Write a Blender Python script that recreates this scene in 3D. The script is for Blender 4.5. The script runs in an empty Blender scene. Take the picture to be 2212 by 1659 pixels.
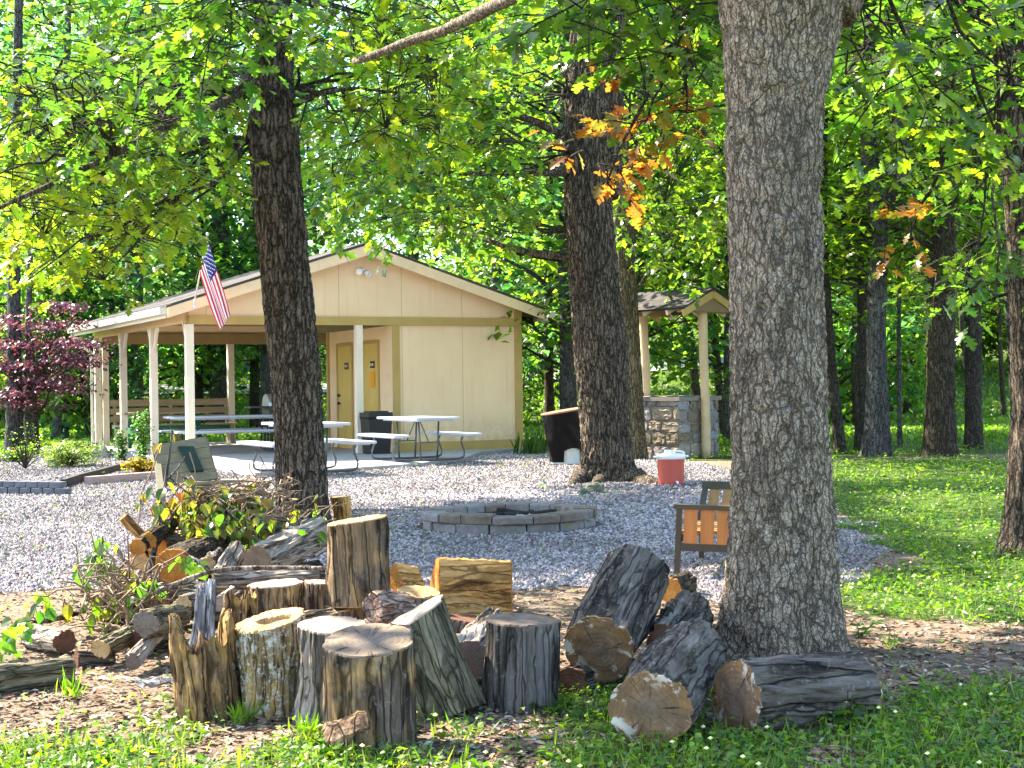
import bpy, math, random
import numpy as np
from mathutils import Vector, Matrix

# ------------------------------------------------------------------ camera, sky, sun
F, HOR, ROLL, EYE = 3281.0, 838.0, 0.0144, 1.19       # focal length in 2212-px units, horizon row, roll, eye height
SC = bpy.context.scene
C = bpy.context.collection
PITCH = math.atan((HOR - 829.5) / F)
cam = bpy.data.cameras.new("camera")
cam.sensor_width = 36.0
cam.lens = F / 2212.0 * 36.0
cam.clip_start, cam.clip_end = 0.05, 2000.0
camo = bpy.data.objects.new("camera", cam)
C.objects.link(camo)
camo.matrix_world = (Matrix.Translation((0, 0, EYE)) @ Matrix.Rotation(math.pi / 2 + PITCH, 4, 'X')
                     @ Matrix.Rotation(-ROLL, 4, 'Z'))
SC.camera = camo

SUN = Vector((-0.80, 0.54, 1.0)).normalized()
w = bpy.data.worlds.new("World")
SC.world = w
w.use_nodes = True
nt = w.node_tree
sky = nt.nodes.new('ShaderNodeTexSky')
sky.sky_type = 'NISHITA'
sky.sun_disc = False
sky.sun_elevation = math.asin(SUN.z)
sky.sun_rotation = math.atan2(SUN.x, SUN.y)
nt.links.new(sky.outputs[0], nt.nodes['Background'].inputs[0])
nt.nodes['Background'].inputs[1].default_value = 0.13
sl = bpy.data.lights.new("sun", 'SUN')
sl.energy = 5.0
sl.angle = math.radians(0.5)
sl.color = (1.0, 0.89, 0.74)
so = bpy.data.objects.new("sun", sl)
C.objects.link(so)
so.rotation_euler = SUN.to_track_quat('Z', 'Y').to_euler()
SC.view_settings.view_transform = 'Standard'
SC.view_settings.look = 'None'
SC.view_settings.exposure = 2.5
SC.view_settings.gamma = 1.0
SC.cycles.max_bounces = 6
SC.cycles.diffuse_bounces = 4
SC.cycles.glossy_bounces = 2
SC.cycles.transmission_bounces = 4
SC.cycles.sample_clamp_indirect = 6.0

# ------------------------------------------------------------------ measuring helpers (photo pixels, 2212 wide -> metres)
CR, SR = math.cos(ROLL), math.sin(ROLL)
def ray(u, v):
    a, b = u - 1106.0, v - 829.5
    x, y = a * CR - b * SR, a * SR + b * CR
    yc, zc = 1.0, -y / F
    return np.array([x / F, yc * math.cos(PITCH) - zc * math.sin(PITCH), yc * math.sin(PITCH) + zc * math.cos(PITCH)])
def at(u, v, d):
    r = ray(u, v)
    return np.array([0, 0, EYE]) + r * (d / r[1])
def gp(u, v, z=0.0):
    r = ray(u, v)
    return np.array([0, 0, EYE]) + r * ((z - EYE) / r[2])
def px(n, d):
    return n * d / F

rng = np.random.default_rng(7)
random.seed(7)

# ------------------------------------------------------------------ noise
def _h(ix, iy, iz, s):
    n = (ix * 374761393 + iy * 668265263 + iz * 2147483647 + s * 974634431) & 0xFFFFFFFF
    n = ((n ^ (n >> 13)) * 1274126177) & 0xFFFFFFFF
    n = ((n ^ (n >> 16)) * 2246822519) & 0xFFFFFFFF
    return (n & 0xFFFFFF) / float(0xFFFFFF)
def vn(p, s=0):
    p = np.asarray(p, float)
    i = np.floor(p).astype(np.int64)
    f = p - i
    f = f * f * (3 - 2 * f)
    r = 0
    for a in (0, 1):
        for b in (0, 1):
            for c in (0, 1):
                k = _h(i[..., 0] + a, i[..., 1] + b, i[..., 2] + c, s)
                r = r + k * (f[..., 0] if a else 1 - f[..., 0]) * (f[..., 1] if b else 1 - f[..., 1]) * (f[..., 2] if c else 1 - f[..., 2])
    return r * 2 - 1
def fbm(p, s=0, o=3):
    r, a = 0, 1.0
    p = np.asarray(p, float)
    for k in range(o):
        r = r + a * vn(p, s + k)
        p = p * 2.03
        a *= 0.5
    return r
def sstep(a, b, x):
    t = np.clip((x - a) / (b - a), 0, 1)
    return t * t * (3 - 2 * t)

# ------------------------------------------------------------------ mesh building
class MB:
    def __init__(s):
        s.v, s.f, s.c, s.n = [], [], [], 0
        s.m = []
        s.mi = 0
    def add(s, V, Fs, col=None):
        V = np.asarray(V, float).reshape(-1, 3)
        if not isinstance(Fs, list):
            Fs = [Fs]
        for f in Fs:
            f = np.asarray(f, np.int64)
            if f.ndim == 1:
                f = f[None]
            s.f.append(f + s.n)
            s.m.append(np.full(len(f), s.mi))
        s.v.append(V)
        if col is None:
            col = np.zeros((len(V), 3))
        s.c.append(np.broadcast_to(np.asarray(col, float), (len(V), 3)))
        s.n += len(V)
        return s
    def box(s, c, d, R=None):
        k = np.array([[x, y, z] for x in (-.5, .5) for y in (-.5, .5) for z in (-.5, .5)]) * np.array(d, float)
        if R is not None:
            k = k @ np.array(R).T
        return s.add(k + np.array(c, float), np.array([[0, 1, 3, 2], [4, 6, 7, 5], [0, 4, 5, 1], [2, 3, 7, 6], [0, 2, 6, 4], [1, 5, 7, 3]]))
    def bar(s, a, b, wd, ht, up=(0, 0, 1)):
        a, b = np.array(a, float), np.array(b, float)
        t = b - a
        L = np.linalg.norm(t)
        t /= L
        up = np.array(up, float)
        sd = np.cross(t, up)
        if np.linalg.norm(sd) < 1e-4:
            sd = np.cross(t, (1.0, 0.02, 0))
        sd /= np.linalg.norm(sd)
        u2 = np.cross(sd, t)
        return s.box((a + b) / 2, (L, wd, ht), np.stack([t, sd, u2], 1))
    def tube(s, P, r, n=8, cap=True, col=None):
        P = np.asarray(P, float)
        m = len(P)
        r = np.broadcast_to(np.asarray(r, float), (m,))
        T = np.gradient(P, axis=0)
        T /= np.linalg.norm(T, axis=1)[:, None] + 1e-9
        ref = np.array([0, 0, 1.0]) if abs(T[:, 2]).mean() < 0.8 else np.array([1.0, 0.05, 0])
        A = np.cross(T, ref)
        A /= np.linalg.norm(A, axis=1)[:, None] + 1e-9
        B = np.cross(T, A)
        th = np.linspace(0, 2 * np.pi, n, endpoint=False)
        V = P[:, None] + r[:, None, None] * (np.cos(th)[None, :, None] * A[:, None] + np.sin(th)[None, :, None] * B[:, None])
        i = np.arange(m - 1)[:, None] * n
        j = np.arange(n)[None]
        j2 = (j + 1) % n
        Q = np.stack([i + j, i + n + j, i + n + j2, i + j2], -1).reshape(-1, 4)
        Fs = [Q]
        if cap:
            Fs += [np.arange(n)[None], (np.arange(n)[::-1] + (m - 1) * n)[None]]
        return s.add(V.reshape(-1, 3), Fs, col)
    def prism(s, poly, z0, z1):
        p = np.asarray(poly, float)
        n = len(p)
        V = np.vstack([np.c_[p, np.full(n, z0)], np.c_[p, np.full(n, z1)]])
        j = np.arange(n)
        j2 = (j + 1) % n
        return s.add(V, [np.stack([j, j2, j2 + n, j + n], 1), j[::-1][None], (j + n)[None]])
    def lathe(s, prof, n=24, c=(0, 0, 0), jit=0, seed=1):
        prof = np.asarray(prof, float)
        th = np.linspace(0, 2 * np.pi, n, endpoint=False)
        m = len(prof)
        r = prof[:, 0][:, None] * np.ones(n)
        z = prof[:, 1][:, None] * np.ones(n)
        V = np.stack([r * np.cos(th), r * np.sin(th), z], -1) + np.array(c)
        if jit:
            V = V + jit * fbm(V * 6, seed)[..., None] * np.stack([np.cos(th), np.sin(th), th * 0], -1)
        i = np.arange(m - 1)[:, None] * n
        j = np.arange(n)[None]
        j2 = (j + 1) % n
        return s.add(V.reshape(-1, 3), np.stack([i + j, i + j2, i + n + j2, i + n + j], -1).reshape(-1, 4))
    def grid(s, G, col=None, wrap=False):
        m, n = G.shape[:2]
        i = np.arange(m - 1)[:, None] * n
        j = np.arange(n if wrap else n - 1)[None]
        j2 = (j + 1) % n
        return s.add(G.reshape(-1, 3), np.stack([i + j, i + j2, i + n + j2, i + n + j], -1).reshape(-1, 4), col)
    def mesh(s, name, mats, smooth=False, off=None, cols=False):
        V = np.concatenate(s.v)
        if off is not None:
            V = V - np.array(off)
        me = bpy.data.meshes.new(name)
        me.vertices.add(len(V))
        me.vertices.foreach_set('co', V.astype(np.float32).ravel())
        lens = np.concatenate([np.full(len(f), f.shape[1]) for f in s.f])
        idx = np.concatenate([f.ravel() for f in s.f])
        me.loops.add(len(idx))
        me.loops.foreach_set('vertex_index', idx.astype(np.int32))
        me.polygons.add(len(lens))
        me.polygons.foreach_set('loop_start', np.r_[0, np.cumsum(lens)[:-1]].astype(np.int32))
        me.polygons.foreach_set('use_smooth', np.full(len(lens), bool(smooth)))
        if not isinstance(mats, (list, tuple)):
            mats = [mats]
        for m in mats:
            me.materials.append(m)
        if len(mats) > 1:
            me.polygons.foreach_set('material_index', np.concatenate(s.m).astype(np.int32))
        if cols:
            a = me.attributes.new('col', 'FLOAT_COLOR', 'POINT')
            cc = np.concatenate(s.c)
            a.data.foreach_set('color', np.c_[cc, np.ones(len(cc))].astype(np.float32).ravel())
        me.update(calc_edges=True)
        return me
    def obj(s, name, mats, parent=None, smooth=False, world=False, cols=False, loc=None):
        off = None
        if parent is not None and world:
            off = parent.location
        if loc is not None:
            off = loc
        o = bpy.data.objects.new(name, s.mesh(name, mats, smooth, off, cols))
        C.objects.link(o)
        if loc is not None:
            o.location = loc
        if parent is not None:
            o.parent = parent
        return o

def tag(o, label, cat, group=None):
    o['label'] = label
    o['category'] = cat
    if group:
        o['group'] = group
    return o
def thing(name, label, cat, loc=(0, 0, 0), rz=0.0, group=None):
    o = bpy.data.objects.new(name, None)
    o.empty_display_size = 0.2
    C.objects.link(o)
    o.location = [float(x) for x in loc]
    o.rotation_euler = (0, 0, rz)
    return tag(o, label, cat, group)
def kind(o, k):
    o['kind'] = k
    return o
def copytree(o, parent=None):
    c = o.copy()
    C.objects.link(c)
    if parent is not None:
        c.parent = parent
    for ch in list(o.children):
        copytree(ch, c)
    return c

# ------------------------------------------------------------------ materials
class NT:
    def __init__(s, name):
        s.m = bpy.data.materials.new(name)
        s.m.use_nodes = True
        s.t = s.m.node_tree
        s.b = s.t.nodes['Principled BSDF']
        s.out = s.t.nodes['Material Output']
    def n(s, typ, ins=None, **kw):
        x = s.t.nodes.new('ShaderNode' + typ)
        for k, v in kw.items():
            setattr(x, k, v)
        for k, v in (ins or {}).items():
            s.set(x.inputs[k], v)
        return x
    def set(s, sock, v):
        if isinstance(v, bpy.types.NodeSocket):
            s.t.links.new(v, sock)
        elif isinstance(v, (tuple, list)) and len(v) == 3 and sock.type == 'RGBA':
            sock.default_value = (*v, 1)
        else:
            sock.default_value = v
    def ramp(s, fac, stops, interp='LINEAR'):
        r = s.n('ValToRGB', {'Fac': fac})
        r.color_ramp.interpolation = interp
        e = r.color_ramp.elements
        while len(e) < len(stops):
            e.new(0.5)
        for el, (p, c) in zip(e, stops):
            el.position = p
            el.color = (*c, 1) if len(c) == 3 else c
        return r.outputs[0]
    def mix(s, f, a, b, typ='MIX'):
        x = s.n('Mix', data_type='RGBA', blend_type=typ)
        s.set(x.inputs[0], f)
        s.set(x.inputs[6], a)
        s.set(x.inputs[7], b)
        return x.outputs[2]
    def math(s, op, a, b=0.0, c=None):
        x = s.n('Math', operation=op)
        s.set(x.inputs[0], a)
        s.set(x.inputs[1], b)
        if c is not None:
            s.set(x.inputs[2], c)
        return x.outputs[0]
    def coords(s, scale=(1, 1, 1), rand=True, typ='Object'):
        tc = s.n('TexCoord').outputs[typ]
        v = tc
        if rand:
            oi = s.n('ObjectInfo').outputs['Random']
            k = s.math('MULTIPLY', oi, 57.0)
            v = s.n('VectorMath', {0: tc, 1: s.n('CombineXYZ', {0: k, 1: k, 2: k}).outputs[0]}, operation='ADD').outputs[0]
        return s.n('Mapping', {0: v, 3: scale}).outputs[0]
    def noise(s, vec, scale, detail=4, rough=.55, dist=0):
        return s.n('TexNoise', {'Vector': vec, 'Scale': scale, 'Detail': detail, 'Roughness': rough, 'Distortion': dist}).outputs[0]
    def bump(s, h, strength=.5, dist=.01, nrm=None):
        b = s.n('Bump', {'Height': h, 'Strength': strength, 'Distance': dist})
        if nrm is not None:
            s.set(b.inputs['Normal'], nrm)
        return b.outputs[0]
    def done(s, col=None, rough=.8, nrm=None, spec=.3, metal=0):
        if col is not None:
            s.set(s.b.inputs['Base Color'], col)
        s.set(s.b.inputs['Roughness'], rough)
        s.b.inputs['Specular IOR Level'].default_value = spec
        s.b.inputs['Metallic'].default_value = metal
        if nrm is not None:
            s.set(s.b.inputs['Normal'], nrm)
        return s.m

def m_plain(name, col, rough=.6, var=.12, scale=6, bump=.0, spec=.3, metal=0, dirt=None):
    t = NT(name)
    v = t.coords((1, 1, 1))
    n = t.noise(v, scale, 5)
    lo = tuple(c * (1 - var) for c in col)
    hi = tuple(min(1, c * (1 + var)) for c in col)
    c = t.ramp(n, [(.3, lo), (.7, hi)])
    if dirt:
        d = t.ramp(t.noise(v, scale * .35, 6, .7), [(.52, (0, 0, 0)), (.72, (1, 1, 1))])
        c = t.mix(d, c, dirt)
    return t.done(c, rough, t.bump(t.noise(v, scale * 8, 3), bump, .004) if bump else None, spec, metal)

def m_bark(name, ridge, crack, lichen, sc=22, lich=.6, zs=.22, bd=.02, warm=None, edge=.10, cs=.85):
    t = NT(name)
    v = t.coords((1, 1, 1))
    dn = t.n('TexNoise', {'Vector': v, 'Scale': 11.0, 'Detail': 5, 'Roughness': .65})
    ds = t.n('VectorMath', {0: dn.outputs['Color'], 1: (.5, .5, .5)}, operation='SUBTRACT').outputs[0]
    ds = t.n('VectorMath', {0: ds, 3: .065}, operation='SCALE').outputs[0]
    v2 = t.n('VectorMath', {0: v, 1: ds}, operation='ADD').outputs[0]
    vs = t.n('Mapping', {0: v2, 3: (1, 1, zs)}).outputs[0]
    vo = t.n('TexVoronoi', {'Vector': vs, 'Scale': sc}, feature='DISTANCE_TO_EDGE').outputs[0]
    vo2 = t.n('TexVoronoi', {'Vector': t.n('Mapping', {0: v2, 3: (1, 1, zs * 1.8)}).outputs[0], 'Scale': sc * 2.3}, feature='DISTANCE_TO_EDGE').outputs[0]
    pl = t.n('TexVoronoi', {'Vector': vs, 'Scale': sc}, feature='F1').outputs['Color']
    wv = t.noise(v, 6, 4)
    ed = t.ramp(t.math('MULTIPLY', vo, t.math('ADD', .55, wv)), [(.0, (0, 0, 0)), (edge, (1, 1, 1))])
    ed2 = t.ramp(vo2, [(.0, (.35,) * 3), (.12, (1, 1, 1))])
    fine = t.noise(t.n('Mapping', {0: v, 3: (1, 1, .35)}).outputs[0], sc * 4.5, 6, .7)
    tone = t.mix(t.ramp(fine, [(.3, (0,) * 3), (.7, (1,) * 3)]), tuple(c * .5 for c in ridge), tuple(min(1, c * 1.25) for c in ridge))
    pv = t.n('SeparateColor', {0: pl}).outputs[0]
    tone = t.mix(t.math('MULTIPLY', pv, .55), tone, t.mix(.45, ridge, crack))
    if warm:
        tone = t.mix(t.ramp(t.noise(v, 3.1, 4), [(.5, (0, 0, 0)), (.68, (1, 1, 1))]), tone, warm)
    lm = t.math('MULTIPLY', t.ramp(t.noise(v, 13, 7, .75), [(.54, (0, 0, 0)), (.62, (1, 1, 1))]), t.math('MULTIPLY', ed2, lich))
    tone = t.mix(lm, tone, lichen)
    tone = t.mix(1.0, tone, ed2, 'MULTIPLY')
    tone = t.mix(1.0, tone, t.ramp(t.noise(t.n('Mapping', {0: v, 3: (1, 1, .5)}).outputs[0], 2.6, 5, .6), [(.3, (.66, .66, .64)), (.7, (1.2, 1.18, 1.12))]), 'MULTIPLY')
    c = t.mix(t.math('SUBTRACT', 1.0, t.math('MULTIPLY', t.math('SUBTRACT', 1.0, ed), cs)), crack, tone)
    h = t.math('ADD', t.math('ADD', ed, t.math('MULTIPLY', ed2, .4)), t.math('MULTIPLY', fine, .7))
    return t.done(c, .92, t.bump(h, .9, bd), .15)

def m_log(name, c0, c1, c2, crack, lichen, sc=60, zs=.06, lich=.5, warm=None, bd=.012, patch=(.5, .62), lt=.58):
    """weathered, barkless or thin-barked wood: fibres along the log, drying cracks, patches"""
    t = NT(name)
    v = t.coords((1, 1, 1))
    dn = t.n('TexNoise', {'Vector': v, 'Scale': 5.0, 'Detail': 3})
    ds = t.n('VectorMath', {0: dn.outputs['Color'], 1: (.5, .5, .5)}, operation='SUBTRACT').outputs[0]
    v2 = t.n('VectorMath', {0: v, 1: t.n('VectorMath', {0: ds, 3: .05}, operation='SCALE').outputs[0]}, operation='ADD').outputs[0]
    fib = t.noise(t.n('Mapping', {0: v2, 3: (1, 1, zs)}).outputs[0], sc, 7, .72)
    fib2 = t.noise(t.n('Mapping', {0: v2, 3: (1, 1, zs * 2)}).outputs[0], sc * .3, 5, .65)
    c = t.ramp(t.math('MULTIPLY_ADD', fib2, .5, t.math('MULTIPLY', fib, .5)), [(.36, crack), (.44, c0), (.52, c1), (.62, c2)])
    if warm:
        c = t.mix(t.math('MULTIPLY', t.ramp(t.noise(v, 4.5, 5, .6), [(patch[0], (0, 0, 0)), (patch[1], (1, 1, 1))]), t.ramp(fib, [(.35, (.3,) * 3), (.6, (1,) * 3)])), c, warm)
    pc = t.n('TexVoronoi', {'Vector': t.n('Mapping', {0: v2, 3: (1, 1, max(.16, zs * 1.6))}).outputs[0], 'Scale': 26.0}, feature='F1').outputs['Color']
    pv = t.n('SeparateColor', {0: pc}).outputs[0]
    c = t.mix(1.0, c, t.ramp(pv, [(.15, (.55,) * 3), (.8, (1.5,) * 3)]), 'MULTIPLY')
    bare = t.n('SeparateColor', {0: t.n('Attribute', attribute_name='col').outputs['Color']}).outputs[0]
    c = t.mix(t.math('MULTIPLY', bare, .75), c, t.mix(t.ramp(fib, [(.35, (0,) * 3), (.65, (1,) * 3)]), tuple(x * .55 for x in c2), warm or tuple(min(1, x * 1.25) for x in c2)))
    vo = t.n('TexVoronoi', {'Vector': t.n('Mapping', {0: v2, 3: (1, 1, zs * .8)}).outputs[0], 'Scale': sc * .38}, feature='DISTANCE_TO_EDGE').outputs[0]
    ck = t.ramp(t.math('MULTIPLY', vo, t.math('ADD', .4, t.noise(v, 7, 3))), [(.0, (1,) * 3), (.05, (0,) * 3)])
    c = t.mix(t.math('MULTIPLY', ck, .8), c, crack)
    lm = t.math('MULTIPLY', t.ramp(t.noise(v, 30, 7, .8), [(lt, (0, 0, 0)), (lt + .05, (1, 1, 1))]), lich)
    c = t.mix(lm, c, lichen)
    h = t.math('ADD', t.math('MULTIPLY', fib, 1.0), t.math('SUBTRACT', t.math('MULTIPLY', fib2, .8), t.math('MULTIPLY', ck, .6)))
    return t.done(c, .9, t.bump(h, 1.0, bd), .15)

def m_leaf(name, trans=(1.7, 1.75, .55), mixf=.42, rough=.42):
    t = NT(name)
    a = t.n('Attribute', attribute_name='col').outputs['Color']
    v = t.coords((1, 1, 1))
    c = t.mix(.35, a, t.mix(1.0, a, t.ramp(t.noise(v, 26, 3), [(.3, (.5,) * 3), (.7, (1.4, 1.4, 1.2))]), 'MULTIPLY'))
    m = t.done(c, rough, None, .45)
    tr = t.n('BsdfTranslucent', {'Color': t.mix(1.0, c, (*trans,), 'MULTIPLY')})
    ms = t.n('MixShader', {0: mixf, 1: t.b.outputs[0], 2: tr.outputs[0]})
    t.t.links.new(ms.outputs[0], t.out.inputs[0])
    return m

def m_cut(name, inner, outer, stain, ring=70, st=.5, white=None):
    t = NT(name)
    v = t.coords((1, 1, 1), rand=False)
    oi = t.n('ObjectInfo').outputs['Random']
    k = t.math('MULTIPLY', oi, 31.0)
    vr = t.n('VectorMath', {0: v, 1: t.n('CombineXYZ', {0: k, 1: k, 2: k}).outputs[0]}, operation='ADD').outputs[0]
    xy = t.n('VectorMath', {0: v, 1: (1, 1, 0)}, operation='MULTIPLY').outputs[0]
    ln = t.n('VectorMath', {0: xy}, operation='LENGTH').outputs['Value']
    wob = t.math('MULTIPLY', t.noise(vr, 9, 4), .07)
    rr = t.math('ADD', ln, wob)
    ring_ = t.math('SINE', t.math('MULTIPLY', rr, ring * 6.28))
    c = t.ramp(t.math('MULTIPLY', rr, 6.0), [(.2, inner), (.95, outer)])
    c = t.mix(t.math('MULTIPLY_ADD', ring_, .10, .12), c, tuple(x * .45 for x in outer))
    sp = t.n('SeparateXYZ', {0: v})
    ang = t.math('ARCTAN2', sp.outputs[1], sp.outputs[0])
    cr = t.noise(t.n('CombineXYZ', {0: t.math('MULTIPLY', ang, 3.0), 1: k, 2: t.math('MULTIPLY', ln, 3)}).outputs[0], 2.6, 5, .7)
    c = t.mix(t.ramp(cr, [(.575, (0, 0, 0)), (.63, (1, 1, 1))]), c, tuple(x * .22 for x in inner))
    c = t.mix(1.0, c, t.ramp(t.noise(vr, 16, 6, .7), [(.3, (.6,) * 3), (.7, (1.2,) * 3)]), 'MULTIPLY')
    sn = t.ramp(t.noise(vr, 7, 6, .65), [(.45, (0, 0, 0)), (.7, (1, 1, 1))])
    c = t.mix(t.math('MULTIPLY', sn, st), c, stain)
    if white:
        wn = t.ramp(t.noise(vr, 13, 5, .6, .5), [(.56, (0, 0, 0)), (.6, (1, 1, 1))])
        c = t.mix(t.math('MULTIPLY', wn, t.ramp(ln, [(.06, (0, 0, 0)), (.12, (1, 1, 1))])), c, white)
    saw = t.noise(t.n('Mapping', {0: vr, 3: (90, 9, 9)}).outputs[0], 1.0, 3)
    return t.done(c, .85, t.bump(t.math('ADD', t.math('MULTIPLY', ring_, .25), saw), .35, .004), .2)

def m_wood(name, a, b, sc=(3, 3, 40), rough=.8, bump=.4):
    t = NT(name)
    v = t.coords((1, 1, 1))
    n = t.noise(t.n('Mapping', {0: v, 3: sc}).outputs[0], 1.0, 6, .65, .4)
    n2 = t.noise(v, 5, 4)
    c = t.mix(t.math('MULTIPLY', n2, .5), t.ramp(n, [(.3, a), (.68, b)]), tuple(x * .6 for x in a))
    return t.done(c, rough, t.bump(n, bump, .006), .25)

M = {}
M['bark_oak'] = m_bark('pale_oak_bark', (.50, .405, .30), (.065, .05, .036), (.52, .49, .42), 30, .6, .26, .02, edge=.13, cs=.78)
M['bark_dark'] = m_bark('dark_bark', (.30, .232, .17), (.014, .010, .008), (.34, .32, .26), 25, .55, .13, .035, edge=.2, cs=.95)
M['bark_brown'] = m_bark('brown_bark', (.15, .115, .08), (.016, .012, .009), (.20, .22, .12), 25, .5, .14, .03, edge=.18)
M['bark_olive'] = m_bark('olive_brown_ridged_bark', (.32, .26, .155), (.022, .017, .011), (.30, .30, .18), 25, .5, .14, .03, edge=.18)
M['bark_far'] = m_bark('grey_brown_bark', (.10, .085, .065), (.02, .018, .016), (.17, .2, .16), 20, .5, .2, .03)
M['bark_blue'] = m_bark('grey_slate_bark', (.17, .165, .155), (.025, .025, .025), (.27, .30, .29), 20, .6, .2, .03)
M['log_grey'] = m_log('weathered_grey_wood', (.13, .105, .08), (.26, .215, .17), (.42, .36, .29), (.018, .014, .011), (.50, .45, .36), 60, .06, .45)
M['log_slate'] = m_log('slate_grey_bark', (.052, .043, .034), (.105, .089, .072), (.21, .182, .15), (.007, .0065, .006), (.36, .34, .29), 38, .10, .75, None, .03)
M['log_umber'] = m_log('dark_umber_wood', (.055, .040, .028), (.115, .085, .060), (.20, .16, .125), (.010, .008, .006), (.34, .32, .28), 46, .05, .5, (.40, .25, .10), .02)
M['log_dark'] = m_log('dark_weathered_wood', (.050, .042, .034), (.115, .098, .082), (.22, .195, .168), (.010, .009, .008), (.34, .34, .31), 55, .05, .45)
M['log_brown'] = m_log('brown_weathered_wood', (.09, .055, .03), (.20, .125, .07), (.34, .235, .145), (.016, .011, .007), (.42, .39, .32), 50, .045, .5, (.42, .25, .085))
M['log_lichen'] = m_log('lichen_crusted_wood', (.10, .075, .045), (.22, .17, .10), (.36, .31, .22), (.02, .014, .009), (.58, .56, .48), 60, .08, 1.0, (.42, .28, .09), lt=.51)
M['log_olive'] = m_log('olive_brown_bark', (.075, .065, .038), (.14, .12, .07), (.22, .195, .12), (.025, .02, .013), (.30, .29, .19), 70, .16, .4)
M['log_rot'] = m_log('rotten_wood', (.08, .045, .02), (.20, .125, .06), (.36, .25, .14), (.012, .008, .005), (.48, .42, .32), 46, .05, .5, (.46, .28, .085), .016)
M['log_red'] = m_log('reddish_rotten_wood', (.16, .09, .06), (.32, .21, .15), (.48, .36, .29), (.04, .022, .014), (.5, .42, .36), 60, .2, .4)
M['twig_tan'] = m_plain('dry_tan_twig', (.20, .14, .09), .85, .25, 20, .3)
M['log_drift'] = m_log('silver_grey_driftwood', (.14, .14, .145), (.28, .28, .29), (.46, .46, .47), (.03, .03, .03), (.5, .5, .5), 60, .04, .3)
M['split'] = m_log('split_orange_wood', (.24, .11, .03), (.42, .22, .065), (.56, .33, .12), (.08, .032, .01), (.6, .42, .2), 48, .14, .2, None, .008)
M['cut_orange'] = m_cut('fresh_orange_cut', (.52, .25, .055), (.48, .16, .02), (.34, .09, .012), 60, .55)
M['cut_tan'] = m_cut('tan_cut', (.50, .33, .15), (.45, .28, .12), (.36, .2, .09), 80, .3)
M['cut_pale'] = m_cut('pale_cut', (.40, .315, .245), (.36, .275, .20), (.28, .2, .13), 60, .4)
M['cut_grey'] = m_cut('weathered_cut', (.17, .135, .11), (.20, .15, .10), (.10, .08, .07), 55, .75)
M['cut_mould'] = m_cut('brown_cut_with_pale_mould', (.20, .145, .10), (.28, .15, .06), (.12, .085, .065), 50, .9, (.56, .50, .40))
M['cut_dark'] = m_cut('dark_red_cut', (.14, .065, .035), (.12, .055, .03), (.07, .035, .02), 60, .4)
M['leaf'] = m_leaf('leaf_green', (2.7, 2.7, 1.0), .58, .28)
M['leaf_far'] = m_leaf('far_leaf_green', (2.5, 2.8, 1.5), .64, .34)
M['leaf_maple'] = m_leaf('red_maple_leaf', (1.8, 1.2, 1.4), .42, .4)
M['grass'] = m_leaf('grass_blade', (2.2, 2.3, .4), .42, .45)
M['cream'] = m_plain('cream_paint', (.82, .60, .37), .6, .05, 2, .15, dirt=(.58, .48, .32))
M['well_post'] = m_plain('tan_log_post', (.50, .38, .22), .7, .12, 4, .2, dirt=(.34, .24, .12))
M['cream_post'] = m_plain('pale_post_paint', (.74, .64, .50), .55, .06, 3, .1)
M['ochre'] = m_plain('ochre_trim_paint', (.42, .29, .09), .55, .08, 3, .1)
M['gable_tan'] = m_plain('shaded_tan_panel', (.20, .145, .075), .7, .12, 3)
M['soffit'] = m_plain('tan_soffit', (.40, .27, .13), .7, .1, 3)
M['door'] = m_plain('mustard_door_paint', (.60, .42, .11), .45, .07, 3)
M['black'] = m_plain('black_metal', (.012, .012, .014), .4, .3, 8, spec=.5)
M['blackpl'] = m_plain('black_plastic', (.006, .006, .007), .45, .2, 8, spec=.4)
M['steel'] = m_plain('dark_steel_tube', (.10, .105, .11), .4, .15, 8, spec=.5, metal=.5)
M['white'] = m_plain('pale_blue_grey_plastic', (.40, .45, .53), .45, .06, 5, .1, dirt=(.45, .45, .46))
M['whiteg'] = m_plain('white_gutter', (.66, .60, .50), .4, .05, 3)
M['lamp'] = m_plain('white_lamp_housing', (.75, .72, .68), .4, .05, 3)
M['green'] = m_plain('green_table_paint', (.015, .12, .06), .5, .2, 5)
M['benchw'] = m_wood('weathered_plank', (.30, .22, .13), (.46, .36, .24), (2, 30, 30))
M['plank'] = m_wood('pale_plank', (.14, .125, .08), (.23, .205, .14), (2, 30, 30))
M['panel'] = m_plain('dark_green_panel', (.012, .03, .024), .5, .2, 5)
M['chairdark'] = m_plain('dark_brown_frame', (.062, .044, .026), .5, .2, 8, .1)
M['chairteal'] = m_plain('dark_teal_rail', (.045, .045, .03), .5, .2, 8, .1)
M['slat_or'] = m_wood('orange_stained_slat', (.42, .14, .035), (.56, .21, .06), (30, 30, 2), .45, .15)
M['slat_br'] = m_wood('tan_stained_slat', (.24, .14, .05), (.34, .20, .08), (30, 30, 2), .45, .15)
M['orange'] = m_plain('orange_paper', (.75, .33, .01), .7, .05)
M['cooler'] = m_plain('faded_red_plastic', (.44, .085, .06), .28, .12, 3, spec=.5)
M['coolerw'] = m_plain('white_cooler_lid', (.80, .76, .76), .3, .04, 4, spec=.5)
M['ash'] = m_plain('grey_ash', (.34, .33, .34), .95, .35, 18, .8)
M['char'] = m_plain('charred_wood', (.014, .013, .012), .9, .4, 20, .8)
M['fred'] = m_plain('flag_red', (.55, .02, .03), .7, .06, 5)
M['fwhite'] = m_plain('flag_white', (.75, .74, .76), .7, .04, 5)
M['fblue'] = m_plain('flag_blue', (.02, .03, .19), .7, .08, 5)
M['pole'] = m_plain('white_pole', (.7, .66, .62), .4, .05)
M['bag'] = m_plain('black_bin_bag', (.003, .003, .0035), .3, .3, 9, spec=.12)
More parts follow.
